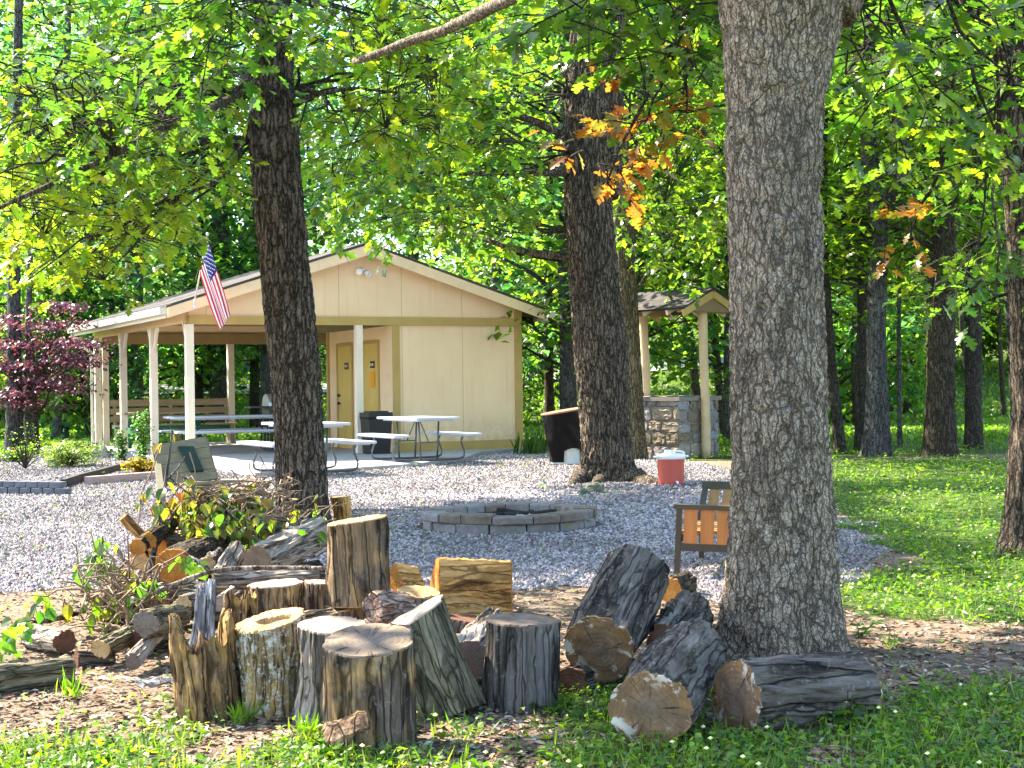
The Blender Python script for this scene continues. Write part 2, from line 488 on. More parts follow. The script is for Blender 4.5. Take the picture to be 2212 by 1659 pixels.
M['canw'] = m_plain('pale_ribbed_can', (.50, .50, .46), .6, .1, 5)
M['lidr'] = m_wood('red_brown_lid_board', (.26, .12, .07), (.36, .19, .12), (3, 30, 30))
M['rock'] = m_plain('grey_rock', (.26, .26, .27), .9, .3, 7, .7)
M['rockmoss'] = m_plain('mossy_rock', (.10, .11, .08), .95, .4, 12, .8, dirt=(.07, .10, .03))
M['timber'] = m_wood('pinkish_timber', (.34, .24, .22), (.46, .35, .33), (2, 25, 25))
M['edging'] = m_plain('black_edging', (.02, .02, .022), .6, .3)
M['door_edge'] = m_plain('brown_door_jamb', (.32, .17, .035), .5, .1, 4)
M['grillm'] = m_plain('silver_grill_hood', (.42, .45, .5), .3, .08, 4, spec=.5, metal=.6)
M['carpaint'] = m_plain('slate_blue_cover', (.05, .10, .17), .5, .2, 2)

def m_block(name, a, b):
    t = NT(name)
    v = t.coords()
    n = t.noise(v, 14, 6, .65)
    oi = t.n('ObjectInfo').outputs['Random']
    c = t.mix(oi, t.ramp(n, [(.3, tuple(x * .6 for x in a)), (.7, a)]), t.ramp(n, [(.3, tuple(x * .6 for x in b)), (.7, b)]))
    return t.done(c, .92, t.bump(n, .9, .02), .2)
M['block'] = m_block('concrete_ring_block', (.27, .255, .245), (.20, .15, .11))
M['wallblock'] = m_block('retaining_block', (.17, .18, .205), (.14, .15, .18))

def m_stone():
    t = NT('field_stone')
    v = t.coords(rand=False)
    oi = t.n('ObjectInfo').outputs['Random']
    a = t.n('Attribute', attribute_name='col').outputs['Color']
    n = t.noise(v, 22, 6, .65)
    c = t.mix(1.0, a, t.ramp(n, [(.3, (.6,) * 3), (.7, (1.15,) * 3)]), 'MULTIPLY')
    return t.done(c, .92, t.bump(n, .8, .015), .2)
M['stone'] = m_stone()
M['mortar'] = m_plain('mortar', (.20, .18, .15), .95, .2, 15, .6)

def m_shingle():
    t = NT('roof_shingles')
    v = t.coords(rand=False)
    br = t.n('TexBrick', {'Vector': v, 'Scale': 1.0, 'Mortar Size': .004, 'Brick Width': .3, 'Row Height': .14,
                          'Color1': (.040, .038, .037, 1), 'Color2': (.075, .068, .062, 1), 'Mortar': (.03, .03, .03, 1)})
    n = t.noise(v, 60, 4)
    c = t.mix(.5, br.outputs[0], t.mix(1.0, br.outputs[0], t.ramp(n, [(.3, (.4,) * 3), (.7, (1.8,) * 3)]), 'MULTIPLY'))
    return t.done(c, .9, t.bump(t.math('ADD', br.outputs[1], t.math('MULTIPLY', n, -.6)), -.8, .01), .2)
M['shingle'] = m_shingle()

def m_siding():
    t = NT('cream_plywood_siding')
    v = t.coords(rand=False)
    sp = t.n('SeparateXYZ', {0: v})
    fx = t.math('FRACT', t.math('MULTIPLY', sp.outputs[0], 1 / .2033))
    g = t.ramp(fx, [(.0, (0,) * 3), (.02, (1,) * 3), (.98, (1,) * 3), (1., (0,) * 3)])
    fs = t.math('FRACT', t.math('MULTIPLY', sp.outputs[0], 1 / 1.22))
    s2 = t.ramp(fs, [(.0, (0,) * 3), (.006, (1,) * 3), (.994, (1,) * 3), (1., (0,) * 3)])
    gr = t.noise(t.n('Mapping', {0: v, 3: (40, 40, 1.6)}).outputs[0], 1.0, 5, .7)
    big = t.noise(v, 1.3, 4)
    c = t.ramp(big, [(.3, (.79, .565, .34)), (.7, (.87, .64, .40))])
    c = t.mix(t.math('MULTIPLY', gr, .22), c, (.46, .34, .19))
    spl = t.math('MULTIPLY', t.ramp(sp.outputs[2], [(.15, (1,) * 3), (.75, (0,) * 3)]), t.ramp(t.noise(v, 5, 6, .7), [(.38, (0,) * 3), (.62, (.7,) * 3)]))
    c = t.mix(spl, c, (.42, .32, .18))
    stn = t.ramp(t.noise(t.n('Mapping', {0: v, 3: (9, 9, .5)}).outputs[0], 1.0, 5, .65), [(.55, (0,) * 3), (.75, (.35,) * 3)])
    c = t.mix(stn, c, (.50, .39, .23))
    c = t.mix(t.math('MULTIPLY', t.math('SUBTRACT', 1.0, s2), .75), c, (.25, .18, .10))
    h = t.math('ADD', t.math('MULTIPLY', g, .4), t.math('ADD', s2, t.math('MULTIPLY', gr, .25)))
    return t.done(c, .6, t.bump(h, .5, .006), .3)
M['siding'] = m_siding()

def m_ground():
    t = NT('ground')
    v = t.coords(rand=False)
    gr = t.n('Attribute', attribute_name='gravel').outputs['Fac']
    gs = t.n('Attribute', attribute_name='lawn').outputs['Fac']
    big = t.noise(v, 1.7, 6, .65)
    med = t.noise(v, 12, 5, .65)
    # gravel
    vo = t.n('TexVoronoi', {'Vector': v, 'Scale': 52.0})
    vc = t.n('SeparateColor', {0: vo.outputs['Color']}).outputs[0]
    vd = t.n('TexVoronoi', {'Vector': v, 'Scale': 52.0}, feature='DISTANCE_TO_EDGE').outputs[0]
    cg = t.ramp(vc, [(.0, (.20, .175, .165)), (.5, (.285, .25, .235)), (1., (.38, .34, .315))])
    cg = t.mix(t.ramp(vd, [(.0, (1,) * 3), (.10, (0,) * 3)]), cg, (.10, .092, .095))
    cg = t.mix(t.ramp(med, [(.62, (0,) * 3), (.75, (.7,) * 3)]), cg, (.27, .20, .13))
    cg = t.mix(1.0, cg, t.ramp(t.noise(v, .9, 6, .7), [(.3, (.72, .69, .66)), (.65, (1.12, 1.1, 1.08))]), 'MULTIPLY')
    # mulch
    fib = t.noise(t.n('Mapping', {0: v, 3: (20, 60, 20)}).outputs[0], 1.2, 6, .75, .8)
    cm = t.ramp(fib, [(.28, (.075, .055, .036)), (.5, (.20, .155, .11)), (.72, (.37, .30, .225))])
    cm = t.mix(t.math('MULTIPLY', big, .5), cm, (.20, .13, .09))
    # grass soil
    cl = t.ramp(med, [(.3, (.035, .06, .012)), (.7, (.075, .13, .02))])
    cl = t.mix(t.ramp(big, [(.5, (0,) * 3), (.7, (.5,) * 3)]), cl, (.14, .13, .05))
    moss = t.ramp(t.noise(v, 4, 5, .6), [(.58, (0,) * 3), (.66, (.8,) * 3)])
    cm = t.mix(t.math('MULTIPLY', moss, .55), cm, (.16, .15, .02))
    f1 = t.ramp(t.math('ADD', gs, t.math('MULTIPLY', t.math('SUBTRACT', med, .5), .9)), [(.42, (0,) * 3), (.58, (1,) * 3)])
    f2 = t.ramp(t.math('ADD', gr, t.math('MULTIPLY', t.math('SUBTRACT', med, .5), .7)), [(.45, (0,) * 3), (.55, (1,) * 3)])
    c = t.mix(f2, t.mix(f1, cm, cl), cg)
    h = t.mix(f2, t.math('MULTIPLY', fib, .8), t.ramp(vd, [(0, (0,) * 3), (.25, (1,) * 3)]))
    return t.done(c, .95, t.bump(h, 1.0, .02), .15)
M['ground'] = m_ground()
def m_concrete():
    t = NT('concrete')
    v = t.coords(rand=False)
    n = t.noise(v, 2.2, 6, .6)
    n2 = t.noise(v, 60, 4)
    c = t.ramp(n, [(.3, (.27, .27, .28)), (.7, (.40, .39, .39))])
    return t.done(c, .85, t.bump(n2, .3, .004), .3)
M['concrete'] = m_concrete()
M['asphalt'] = m_plain('sunlit_road', (.30, .30, .32), .9, .1, 3)
M['gravelst'] = None
def m_col(name, rough=.9):
    t = NT(name)
    a = t.n('Attribute', attribute_name='col').outputs['Color']
    n = t.noise(t.coords(rand=False), 60, 3)
    return t.done(t.mix(1.0, a, t.ramp(n, [(.3, (.7,) * 3), (.7, (1.15,) * 3)]), 'MULTIPLY'), rough, None, .2)
M['gravelst'] = m_col('gravel_stone')
M['litter'] = m_col('wood_chip')

# ------------------------------------------------------------------ ground
def hz(x, y):
    x, y = np.asarray(x, float), np.asarray(y, float)
    p = np.stack([x * .5, y * .5, x * 0], -1)
    h = .02 * fbm(p, 3, 2) * sstep(3, 7, y)
    h = h + 4.2 * sstep(40, 82, y + .12 * x) + 7.0 * sstep(70, 135, y)
    return h
def inpoly(x, y, P):
    r = np.zeros(np.shape(x), bool)
    n = len(P)
    for i in range(n):
        (x1, y1), (x2, y2) = P[i], P[(i + 1) % n]
        c = ((y1 > y) != (y2 > y)) & (x < (x2 - x1) * (y - y1) / (y2 - y1 + 1e-12) + x1)
        r ^= c
    return r
GRAV = [gp(u, v)[:2] for u, v in [(-500, 1010), (-500, 1330), (0, 1300), (150, 1285), (300, 1290), (560, 1325), (850, 1290), (1000, 1262), (1150, 1272),
        (1450, 1280), (1560, 1310), (1700, 1290), (1885, 1240), (1915, 1190), (1850, 1130), (1720, 1060), (1600, 1015), (1520, 1004), (1400, 975), (1300, 950), (1170, 955),
        (1120, 945), (840, 960), (480, 980), (200, 975)]]
def gmask(x, y):
    p = np.stack([x * 1.6, y * 1.1, x * 0], -1)
    return inpoly(x + .25 * fbm(p, 11), y + .45 * fbm(p, 12), GRAV).astype(float)
LAWN = [gp(u, v)[:2] for u, v in [(1560, 1000), (1800, 1090), (1900, 1185), (1925, 1240), (1840, 1310), (2000, 1325), (2212, 1345), (2500, 1350), (3000, 1300), (3000, 985)]]
def lmask(x, y):
    p = np.stack([x * 1.2, y * .9, x * 0], -1)
    nx, ny = x + .3 * fbm(p, 21), y + .4 * fbm(p, 22)
    m = inpoly(nx, ny, LAWN).astype(float)
    m = np.maximum(m, sstep(23, 26, y) * (x > 2.0))
    m = np.maximum(m, sstep(28, 31, y))
    m = np.maximum(m, ((x < -6.5) & (y > 23.5)) * .9)
    near = (.36 + .70 * fbm(p * 2.6, 31)) * (1 - sstep(5.9, 6.6, y + .25 * np.abs(x)))
    near = near + sstep(-.5, .4, x) * (1 - sstep(5.5, 6.3, y)) * .5 + ((x > 1.5) & (y < 9)) * .75 * sstep(-.05, .45, fbm(p * 1.7, 33))
    return np.clip(np.maximum(m, near), 0, 1)

ys = np.concatenate([np.arange(-4, 3, .5), np.arange(3, 9, .06), np.arange(9, 16, .1), np.arange(16, 34, .2), np.arange(34, 60, 1.0), np.arange(60, 240, 4.0), [260, 320, 420, 600]])
xs = np.concatenate([[-400, -200, -120], np.arange(-80, -16, 4.0), np.arange(-16, -5, .25), np.arange(-5, 5, .08), np.arange(5, 16, .25), np.arange(16, 84, 4.0), [120, 200, 400]])
X, Y = np.meshgrid(xs, ys)
Z = hz(X, Y)
gm, lm = gmask(X, Y), lmask(X, Y)
lm = lm * (1 - gm)
mb = MB()
mb.grid(np.stack([X, Y, Z], -1))
g = mb.obj('ground', M['ground'], smooth=True)
kind(g, 'structure')
for nm, arr in (('gravel', gm), ('lawn', lm)):
    a = g.data.attributes.new(nm, 'FLOAT', 'POINT')
    a.data.foreach_set('value', arr.astype(np.float32).ravel())
def road(name, pts, wd):
    mb = MB()
    P = np.array(pts, float)
    T = np.gradient(P, axis=0)
    T /= np.linalg.norm(T, axis=1)[:, None]
    Nn = np.c_[-T[:, 1], T[:, 0]]
    rows = []
    for k in np.linspace(-1, 1, 5):
        q = P + Nn * wd / 2 * k
        rows.append(np.c_[q, hz(q[:, 0], q[:, 1]) + .05])
    mb.grid(np.array(rows))
    kind(mb.obj(name, M['asphalt'], smooth=True), 'structure')
tt = np.linspace(0, 1, 40)
road('road', np.c_[-60 + 74 * tt, 66 + 10 * np.sin(tt * 5 + 1.1)], 2.4)

# ------------------------------------------------------------------ leaves
def leaf_template(st, fold=.12):
    # st: list of (x along, half width); two sides folded on the midrib
    st = np.array(st, float)
    n = len(st)
    V = np.zeros((n * 3, 3))
    V[:n, 0] = st[:, 0]
    V[n:2 * n] = np.c_[st[:, 0] + .03 * np.sign(st[:, 1]), st[:, 1], fold * st[:, 1]]
    V[2 * n:] = np.c_[st[:, 0] + .03 * np.sign(st[:, 1]), -st[:, 1], fold * st[:, 1]]
    V[:, 2] -= .18 * V[:, 0] ** 2
    i = np.arange(n - 1)
    return V, np.vstack([np.c_[i, i + 1, n + i + 1, n + i], np.c_[i, 2 * n + i, 2 * n + i + 1, i + 1]])
OAK = leaf_template([(0, .012), (.10, .03), (.17, .17), (.25, .07), (.38, .30), (.47, .32), (.52, .10), (.66, .33), (.75, .30), (.78, .10), (.88, .17), (1.0, .015)])
MID = leaf_template([(0, .02), (.25, .26), (.42, .12), (.62, .32), (.8, .12), (1, .02)])
OVAL = leaf_template([(0, .02), (.2, .27), (.45, .36), (.7, .26), (1, .01)], .25)
FAR = leaf_template([(0, .05), (.45, .38), (1, .04)], .2)

def put_leaves(mb, tpl, P, Fw, Nr, size, col):
    V, Fc = tpl
    n = len(P)
    Fw = Fw / (np.linalg.norm(Fw, axis=1)[:, None] + 1e-9)
    S = np.cross(Nr, Fw)
    S /= np.linalg.norm(S, axis=1)[:, None] + 1e-9
    Nn = np.cross(Fw, S)
    W = P[:, None] + size[:, None, None] * (V[None, :, 0:1] * Fw[:, None] + V[None, :, 1:2] * S[:, None] + V[None, :, 2:3] * Nn[:, None])
    Fa = (Fc[None] + (np.arange(n) * len(V))[:, None, None]).reshape(-1, 4)
    mb.add(W.reshape(-1, 3), Fa, np.repeat(col, len(V), 0))
def rcol(n, cols, var=.25, r=None):
    r = r or rng
    cols = np.array(cols, float)
    c = cols[r.integers(0, len(cols), n)]
    return np.clip(c * (1 + var * r.normal(size=(n, 1))) * (1 + .08 * r.normal(size=(n, 3))), .004, .9)
GREEN = [(.06, .12, .014), (.07, .14, .017), (.085, .15, .017), (.05, .105, .016)]
YGREEN = [(.13, .19, .012), (.11, .17, .012), (.16, .21, .012), (.08, .15, .012)]
DGREEN = [(.03, .075, .012), (.035, .085, .014), (.05, .11, .014)]
TEAL = [(.035, .10, .04), (.045, .11, .05), (.06, .12, .035), (.03, .085, .035)]
BROWN = [(.20, .07, .018), (.16, .06, .018), (.24, .10, .02), (.17, .09, .025), (.13, .11, .02)]
MAPLE = [(.085, .034, .055), (.07, .032, .055), (.13, .042, .04), (.06, .034, .062), (.11, .05, .06)]

def sprays(mb, tm, P, D, nl, tpl, size, cols, r, twig=.4, droop=.35):
    """leafy twigs: P bases, D directions; leaves along each twig"""
    n = len(P)
    D = D / (np.linalg.norm(D, axis=1)[:, None] + 1e-9)
    for i in range(n):
        L = twig * (.6 + .8 * r.random())
        k = np.linspace(0, 1, 3)[:, None]
        tm.tube(P[i] + D[i] * L * k + np.array([0, 0, -.18 * L]) * k * k, np.array([.006, .0045, .0025]), 3, False)
    m = n * nl
    idx = np.repeat(np.arange(n), nl)
    tt = np.tile(np.linspace(.35, 1, nl), n) + r.normal(size=m) * .05
    L = twig
    base = P[idx] + D[idx] * L * tt[:, None] + np.array([0, 0, -.18 * L]) * (tt ** 2)[:, None] + r.normal(size=(m, 3)) * .03
    az = r.uniform(0, 2 * np.pi, m)
    rad = np.stack([np.cos(az), np.sin(az), r.normal(size=m) * .35], 1)
    Fw = D[idx] * .6 + rad + np.array([0, 0, -droop])
    Nr = np.array([0, 0, 1.0]) + r.normal(size=(m, 3)) * .38
    put_leaves(mb, tpl, base, Fw, Nr, size * (.65 + .6 * r.random(m)), rcol(m, cols, .22, r))

def curve(a, b, sag=.15, n=6, r=None, wob=.06):
    a, b = np.array(a, float), np.array(b, float)
    k = np.linspace(0, 1, n)[:, None]
    L = np.linalg.norm(b - a)
    p = a + (b - a) * k + np.array([0, 0, 1]) * sag * L * (k * (1 - k)) * 2
    if r is not None:
        p = p + r.normal(size=p.shape) * wob * L * .35 * np.sin(k * np.pi)
    return p

def unproj(P):
    x, y, z = P[:, 0], P[:, 1], P[:, 2] - EYE
    yc, zc = y * math.cos(PITCH) + z * math.sin(PITCH), -y * math.sin(PITCH) + z * math.cos(PITCH)
    a, b = F * x / yc, -F * zc / yc
    return 1106 + a * CR + b * SR, 829.5 - a * SR + b * CR
def region(mb, tm, box, n, origin, hubs, nl, tpl, size, cols, seed, twig=.4, hr=.018, spread=.8, clear=()):
    """foliage between pixel bounds and distances, hung on branches that leave the trunk at origin"""
    r = np.random.default_rng(seed)
    (u0, u1), (v0, v1), (d0, d1) = box
    H = np.array([at(r.uniform(u0, u1), r.uniform(v0, v1), r.uniform(d0, d1)) for _ in range(hubs)])
    for h in H:
        c = curve(origin, h, .10, 7, r, .10)
        tm.tube(c, np.linspace(hr, hr * .3, 7), 5, False)
    P = np.array([at(r.uniform(u0, u1), r.uniform(v0, v1), r.uniform(d0, d1)) for _ in range(n)])
    j = np.argmin(((P[:, None] - H[None]) ** 2).sum(-1), 1)
    P = H[j] + (P - H[j]) * spread + r.normal(size=P.shape) * .05
    uu, vv = unproj(P)
    keep = np.ones(n, bool)
    for (a0, a1, b0, b1, dm) in clear:
        keep &= ~((uu > a0) & (uu < a1) & (vv > b0) & (vv < b1) & (P[:, 1] < dm))
    P, j = P[keep], j[keep]
    n = len(P)
    for i in range(0, n):
        if r.random() < .6:
            tm.tube(curve(H[j[i]], P[i], .06, 4, r, .1), np.linspace(hr * .35, .004, 4), 3, False)
    D = (P - H[j]) + r.normal(size=P.shape) * .4
    D[:, 2] *= .4
    sprays(mb, tm, P, D, nl, tpl, size, cols, r, twig)

def cloud(mb, tm, ctr, rad, ncl, nl, tpl, size, cols, seed, sx=.5, sz=.16, shell=.45, trunk=None, br=.3, lobes=6):
    """crown: leaf clumps through an uneven ellipsoid, some clumps tied back to the trunk"""
    r = np.random.default_rng(seed)
    ctr, rad = np.array(ctr, float), np.array(rad, float)
    d = r.normal(size=(ncl, 3))
    d /= np.linalg.norm(d, axis=1)[:, None]
    lob = r.normal(size=(lobes, 3))
    lob /= np.linalg.norm(lob, axis=1)[:, None]
    bumpy = .68 + .42 * np.clip((d @ lob.T).max(1), 0, 1) ** 2
    q = (shell + (1 - shell) * r.random(ncl) ** .6) * bumpy
    P = ctr + d * q[:, None] * rad
    if tm is not None:
        for p in P[r.random(ncl) < br]:
            z = max(min(p[2] - .25 * np.hypot(p[0] - ctr[0], p[1] - ctr[1]), ctr[2] + rad[2] * .6), ctr[2] - rad[2])
            tx = trunk(z) if trunk else np.array([ctr[0], ctr[1], z])
            L = np.linalg.norm(p - tx)
            tm.tube(curve(tx, p, .08, 6, r, .12), np.linspace(.012 * L + .01, .006, 6), 4, False)
    m = ncl * nl
    idx = np.repeat(np.arange(ncl), nl)
    off = r.normal(size=(m, 3)) * np.array([sx, sx, sz])
    off[:, 2] -= .12 * (off[:, 0] ** 2 + off[:, 1] ** 2)
    base = P[idx] + off
    az = r.uniform(0, 2 * np.pi, m)
    Fw = np.stack([np.cos(az), np.sin(az), r.normal(size=m) * .35 - .25], 1)
    Nr = np.array([0, 0, 1.0]) + r.normal(size=(m, 3)) * .45
    cc = rcol(ncl, cols, .25, r)[idx] * (1 + .12 * r.normal(size=(m, 1)))
    put_leaves(mb, tpl, base, Fw, Nr, size * (.6 + .7 * r.random(m)), np.clip(cc, .004, .9))

# ------------------------------------------------------------------ trunks
def trunk_mesh(mb, path, rad, n=64, step=.03, amp=.012, fx=16, fz=2.6, flare=.0, roots=5, seed=1, cap=False):
    """path: (k,3) centre line from the ground up; rad: (k,) radii; bark furrows cut into the surface"""
    path, rad = np.array(path, float), np.array(rad, float)
    z = path[:, 2]
    m = max(8, int((z[-1] - z[0]) / step))
    zz = np.linspace(z[0], z[-1], m)
    cx, cy, rr = np.interp(zz, z, path[:, 0]), np.interp(zz, z, path[:, 1]), np.interp(zz, z, rad)
    for _ in range(2):
        for a in (cx, cy, rr):
            a[1:-1] = (a[:-2] + a[1:-1] * 2 + a[2:]) / 4
    th = np.linspace(0, 2 * np.pi, n, endpoint=False)
    R = rr[:, None] * np.ones(n)
    U = np.stack([R * np.cos(th), R * np.sin(th), zz[:, None] * np.ones(n)], -1)
    low = fbm(np.stack([np.cos(th) * 1.3 + 0 * R, np.sin(th) * 1.3 + 0 * R, zz[:, None] * .9 + 0 * R], -1), seed, 2)
    R = R * (1 + .05 * low)
    if flare:
        k = np.exp(-(zz - zz[0]) / .22)[:, None]
        rt = .5 + .5 * np.cos(th * roots + seed + 1.2 * np.sin(th * 2 + seed))
        R = R + flare * k * (.35 + .9 * rt ** 2)
    q = U * np.array([fx, fx, fz])
    q = q + .8 * np.stack([fbm(U * 5, seed + 5, 2)] * 3, -1)
    rid = 1 - np.abs(fbm(q, seed + 9, 3))
    R = R + amp * (np.clip(rid, 0, 1) ** 2 * 1.6 - 1.0) + amp * .35 * fbm(U * np.array([60, 60, 22]), seed + 13, 2)
    G = np.stack([cx[:, None] + R * np.cos(th), cy[:, None] + R * np.sin(th), zz[:, None] + 0 * R], -1)
    mb.grid(G, wrap=True)
    return mb

def pxpath(rows, d):
    """rows of (v, left, right) pixel edges at distance d -> centre line and radii, from the ground up"""
    P, R = [], []
    for v, a, b in rows:
        P.append(at((a + b) / 2, v, d))
        R.append(px(b - a, d) / 2)
    return np.array(P), np.array(R)

def extend(P, R, top, dx=0, dy=0, rt=.08):
    P = np.vstack([P, [P[-1][0] + dx, P[-1][1] + dy, top]])
    return P, np.r_[R, rt]
class Tw:
    """twigs of a crown: same mesh, bark material"""
    def __init__(s, mb):
        s.mb = mb
    def tube(s, *a, **k):
        s.mb.mi = 1
        s.mb.tube(*a, **k)
        s.mb.mi = 0

def tree(name, label, P, R, bark, crown=None, group=None, limbs=(), n=48, step=.04, amp=.01, flare=.08, roots=5, seed=1, leafm='leaf', fx=16, fz=2.6):
    base = P[0]
    t = thing(name, label, 'tree', base, 0, group)
    mb = MB()
    trunk_mesh(mb, P, R, n, step, amp, fx, fz, flare, roots, seed)
    mb.obj('trunk', M[bark], t, smooth=True, world=True)
    for (pts, r0, r1) in limbs:
        q = np.array(pts, float)
        k = np.linspace(0, 1, len(q))
        kk = np.linspace(0, 1, max(14, len(q) * 5))
        q2 = np.stack([np.interp(kk, k, q[:, i]) for i in range(3)], 1)
        for _ in range(3):
            q2[1:-1] = (q2[:-2] + 2 * q2[1:-1] + q2[2:]) / 4
        q2[1:-1] += .25 * r0 * fbm(q2[1:-1] * 3.1, seed + 40)[:, None] * np.array([1, 1, 1.5])
        lb = MB()
        lb.tube(q2, np.linspace(r0, r1, len(q2)) * (1 + .18 * vn(q2 * 9, seed)), 10)
        lb.obj('limb', M[bark], t, smooth=True, world=True)
    if crown is not None:
        mb = MB()
        crown(mb, Tw(mb))
        mb.obj('crown', [M[leafm], M['bark_far']], t, world=True, cols=True)
    return t

# ---- the pale oak close to the camera
d = 6.72
P, R = pxpath([(1425, 1572, 1822), (1380, 1575, 1816), (1300, 1576, 1808), (1200, 1578, 1802), (1100, 1580, 1797), (900, 1580, 1784), (600, 1578, 1774), (400, 1576, 1773),
               (250, 1574, 1776), (150, 1570, 1792), (60, 1562, 1818), (-40, 1552, 1852)], d)
P[0][2] = -.06
P, R = extend(P, R, 5.2, .1, .2, .22)
o0 = at(1700, 0, d)
limb_oak = [
    ([at(1640, -120, d), at(1420, -160, 7.6), at(1250, -70, 8.6), at(1095, 2, 9.6), at(960, 62, 10.2), at(765, 132, 10.9)], .075, .025),
    ([at(1780, 20, d), at(1860, -160, d), at(2000, -420, 7.2)], .17, .08),
    ([at(1620, -200, d), at(1500, -420, 7.4), at(1300, -700, 8.2)], .15, .06),
    ([at(1600, -260, 6.6), at(1350, -420, 5.6), at(1000, -500, 4.8)], .10, .03)]
def crown(mb, tm):
    region(mb, tm, ((1180, 1570), (-80, 120), (7.2, 9.4)), 95, at(1590, -150, d), 8, 7, OAK, .125, GREEN + DGREEN, 101, clear=[(1180, 1380, 100, 900, 30)])
    region(mb, tm, ((1400, 1570), (100, 200), (7.6, 9.4)), 14, at(1560, -50, 7.4), 3, 6, OAK, .115, GREEN, 102, clear=[(1180, 1380, 100, 900, 30)])
    region(mb, tm, ((1810, 2240), (-60, 200), (7.2, 10.5)), 120, at(1830, -120, d), 9, 7, OAK, .12, GREEN + DGREEN, 103)
    region(mb, tm, ((1880, 2240), (180, 420), (8.2, 11.5)), 55, at(2050, -60, 8.4), 6, 6, OAK, .12, GREEN + YGREEN[:1], 104)
    region(mb, tm, ((1990, 2240), (430, 640), (9, 11.5)), 26, at(2200, 100, 9.2), 4, 6, OAK, .12, DGREEN + GREEN, 105)
    region(mb, tm, ((1235, 1400), (255, 400), (8.2, 8.9)), 13, at(1480, 60, 8.6), 2, 7, OAK, .115, BROWN, 106, .25)
    region(mb, tm, ((1380, 1520), (200, 290), (8.4, 8.9)), 9, at(1480, 60, 8.6), 2, 6, OAK, .105, BROWN + GREEN[:1], 107, .25)
    region(mb, tm, ((1380, 1530), (60, 170), (8.4, 9.2)), 6, at(1500, -60, 8.4), 2, 6, OAK, .105, BROWN + GREEN[:2], 108, .25)
    region(mb, tm, ((1910, 1990), (460, 550), (9.2, 9.8)), 5, at(2060, 300, 9.6), 1, 7, OAK, .11, BROWN, 109, .22)
    cloud(mb, tm, (-2.8, 8.6, 6.3), (2.2, 1.4, 1.0), 150, 36, MID, .22, GREEN, 110, .34, .12)  # unseen leaf clump above the view, added to shade the ground at front right
tree('oak_tree', 'large pale-barked oak with plated bark, a fallen log lying against its foot', P, R, 'bark_oak', crown, None, limb_oak, 200, .012, .014, .09, 5, 3, fx=17, fz=5.5)

# ---- the dark leaning tree in front of the shelter
d = 13.6
P, R = pxpath([(1145, 600, 716), (1100, 604, 710), (1000, 598, 704), (900, 590, 699), (800, 584, 694), (700, 574, 683), (600, 566, 672), (550, 561, 668), (480, 553, 660), (400, 545, 651),
               (330, 540, 646), (250, 541, 640), (150, 545, 634), (60, 552, 630), (-40, 556, 628)], d)
P[0][2] = -.06
P, R = extend(P, R, 8.0, -.2, .3, .15)
limb_t = [([at(560, 110, d), at(520, 200, 12.4), at(460, 235, 11.4), at(380, 260, 10.6), at(250, 330, 9.8), at(60, 420, 9.2), at(-20, 460, 9.0)], .045, .010),
          ([at(636, 225, d), at(680, 205, 13.2), at(760, 190, 12.8), at(900, 200, 12.4)], .03, .008),
          ([at(560, 200, d), at(500, 380, 13.2), at(400, 420, 12.9), at(250, 520, 12.6)], .025, .006),
          ([at(600, -60, d), at(420, -300, 13), at(200, -500, 12.5)], .09, .03),
          ([at(600, -100, d), at(800, -300, 14), at(950, -500, 14.5)], .09, .03)]
def crown(mb, tm):
    region(mb, tm, ((380, 520), (-40, 190), (8.4, 10.4)), 30, at(540, -60, 11.5), 4, 7, OAK, .125, DGREEN + GREEN[:1], 120)
    region(mb, tm, ((150, 480), (90, 330), (8.8, 11)), 62, at(520, 200, 12.4), 8, 7, OAK, .12, DGREEN + GREEN[:1], 121, clear=[(450, 735, 45, 900, 14.0)])
    region(mb, tm, ((-40, 200), (140, 420), (8.6, 10.5)), 32, at(250, 330, 9.8), 6, 7, OAK, .12, GREEN + DGREEN + YGREEN[:1], 122, clear=[(450, 735, 45, 900, 14.0)])
    region(mb, tm, ((460, 580), (-70, 70), (8.4, 9.6)), 26, at(560, -120, 11.5), 4, 7, OAK, .125, GREEN, 123)
    region(mb, tm, ((-30, 530), (180, 400), (11.5, 15)), 240, at(560, 200, d), 12, 8, OAK, .12, YGREEN + GREEN[:1], 124, clear=[(450, 735, 45, 900, 14.0)])
    region(mb, tm, ((0, 415), (400, 540), (12, 16)), 140, at(560, 300, d), 10, 8, OAK, .12, YGREEN, 125, clear=[(450, 735, 45, 900, 14.0)])
    region(mb, tm, ((60, 260), (520, 610), (12.5, 14)), 26, at(400, 420, 12.9), 3, 8, OAK, .12, YGREEN, 126, clear=[(450, 735, 45, 900, 14.0)])
    region(mb, tm, ((640, 960), (40, 330), (11.5, 15)), 170, at(640, 190, d), 8, 8, OAK, .125, YGREEN + GREEN[:1], 127, clear=[(450, 735, 45, 900, 14.0)])
    region(mb, tm, ((650, 1100), (-60, 120), (11, 14)), 80, at(640, 0, d), 6, 8, OAK, .12, YGREEN + GREEN[:2], 128, clear=[(450, 735, 45, 900, 14.0)])
    region(mb, tm, ((160, 560), (-60, 200), (12, 15)), 100, at(570, 60, d), 7, 8, OAK, .12, YGREEN + GREEN, 129, clear=[(450, 735, 45, 900, 14.0)])
    cloud(mb, tm, (-2.2, 14.4, 8.4), (2.0, 2.0, 1.8), 40, 20, MID, .17, GREEN, 130, .38, .14)
tree('leaning_tree', 'dark furrowed tree leaning a little, standing in front of the shelter beside the brush pile', P, R, 'bark_dark', crown, None, limb_t, 150, .016, .015, .04, 5, 8, fx=15, fz=2.8)

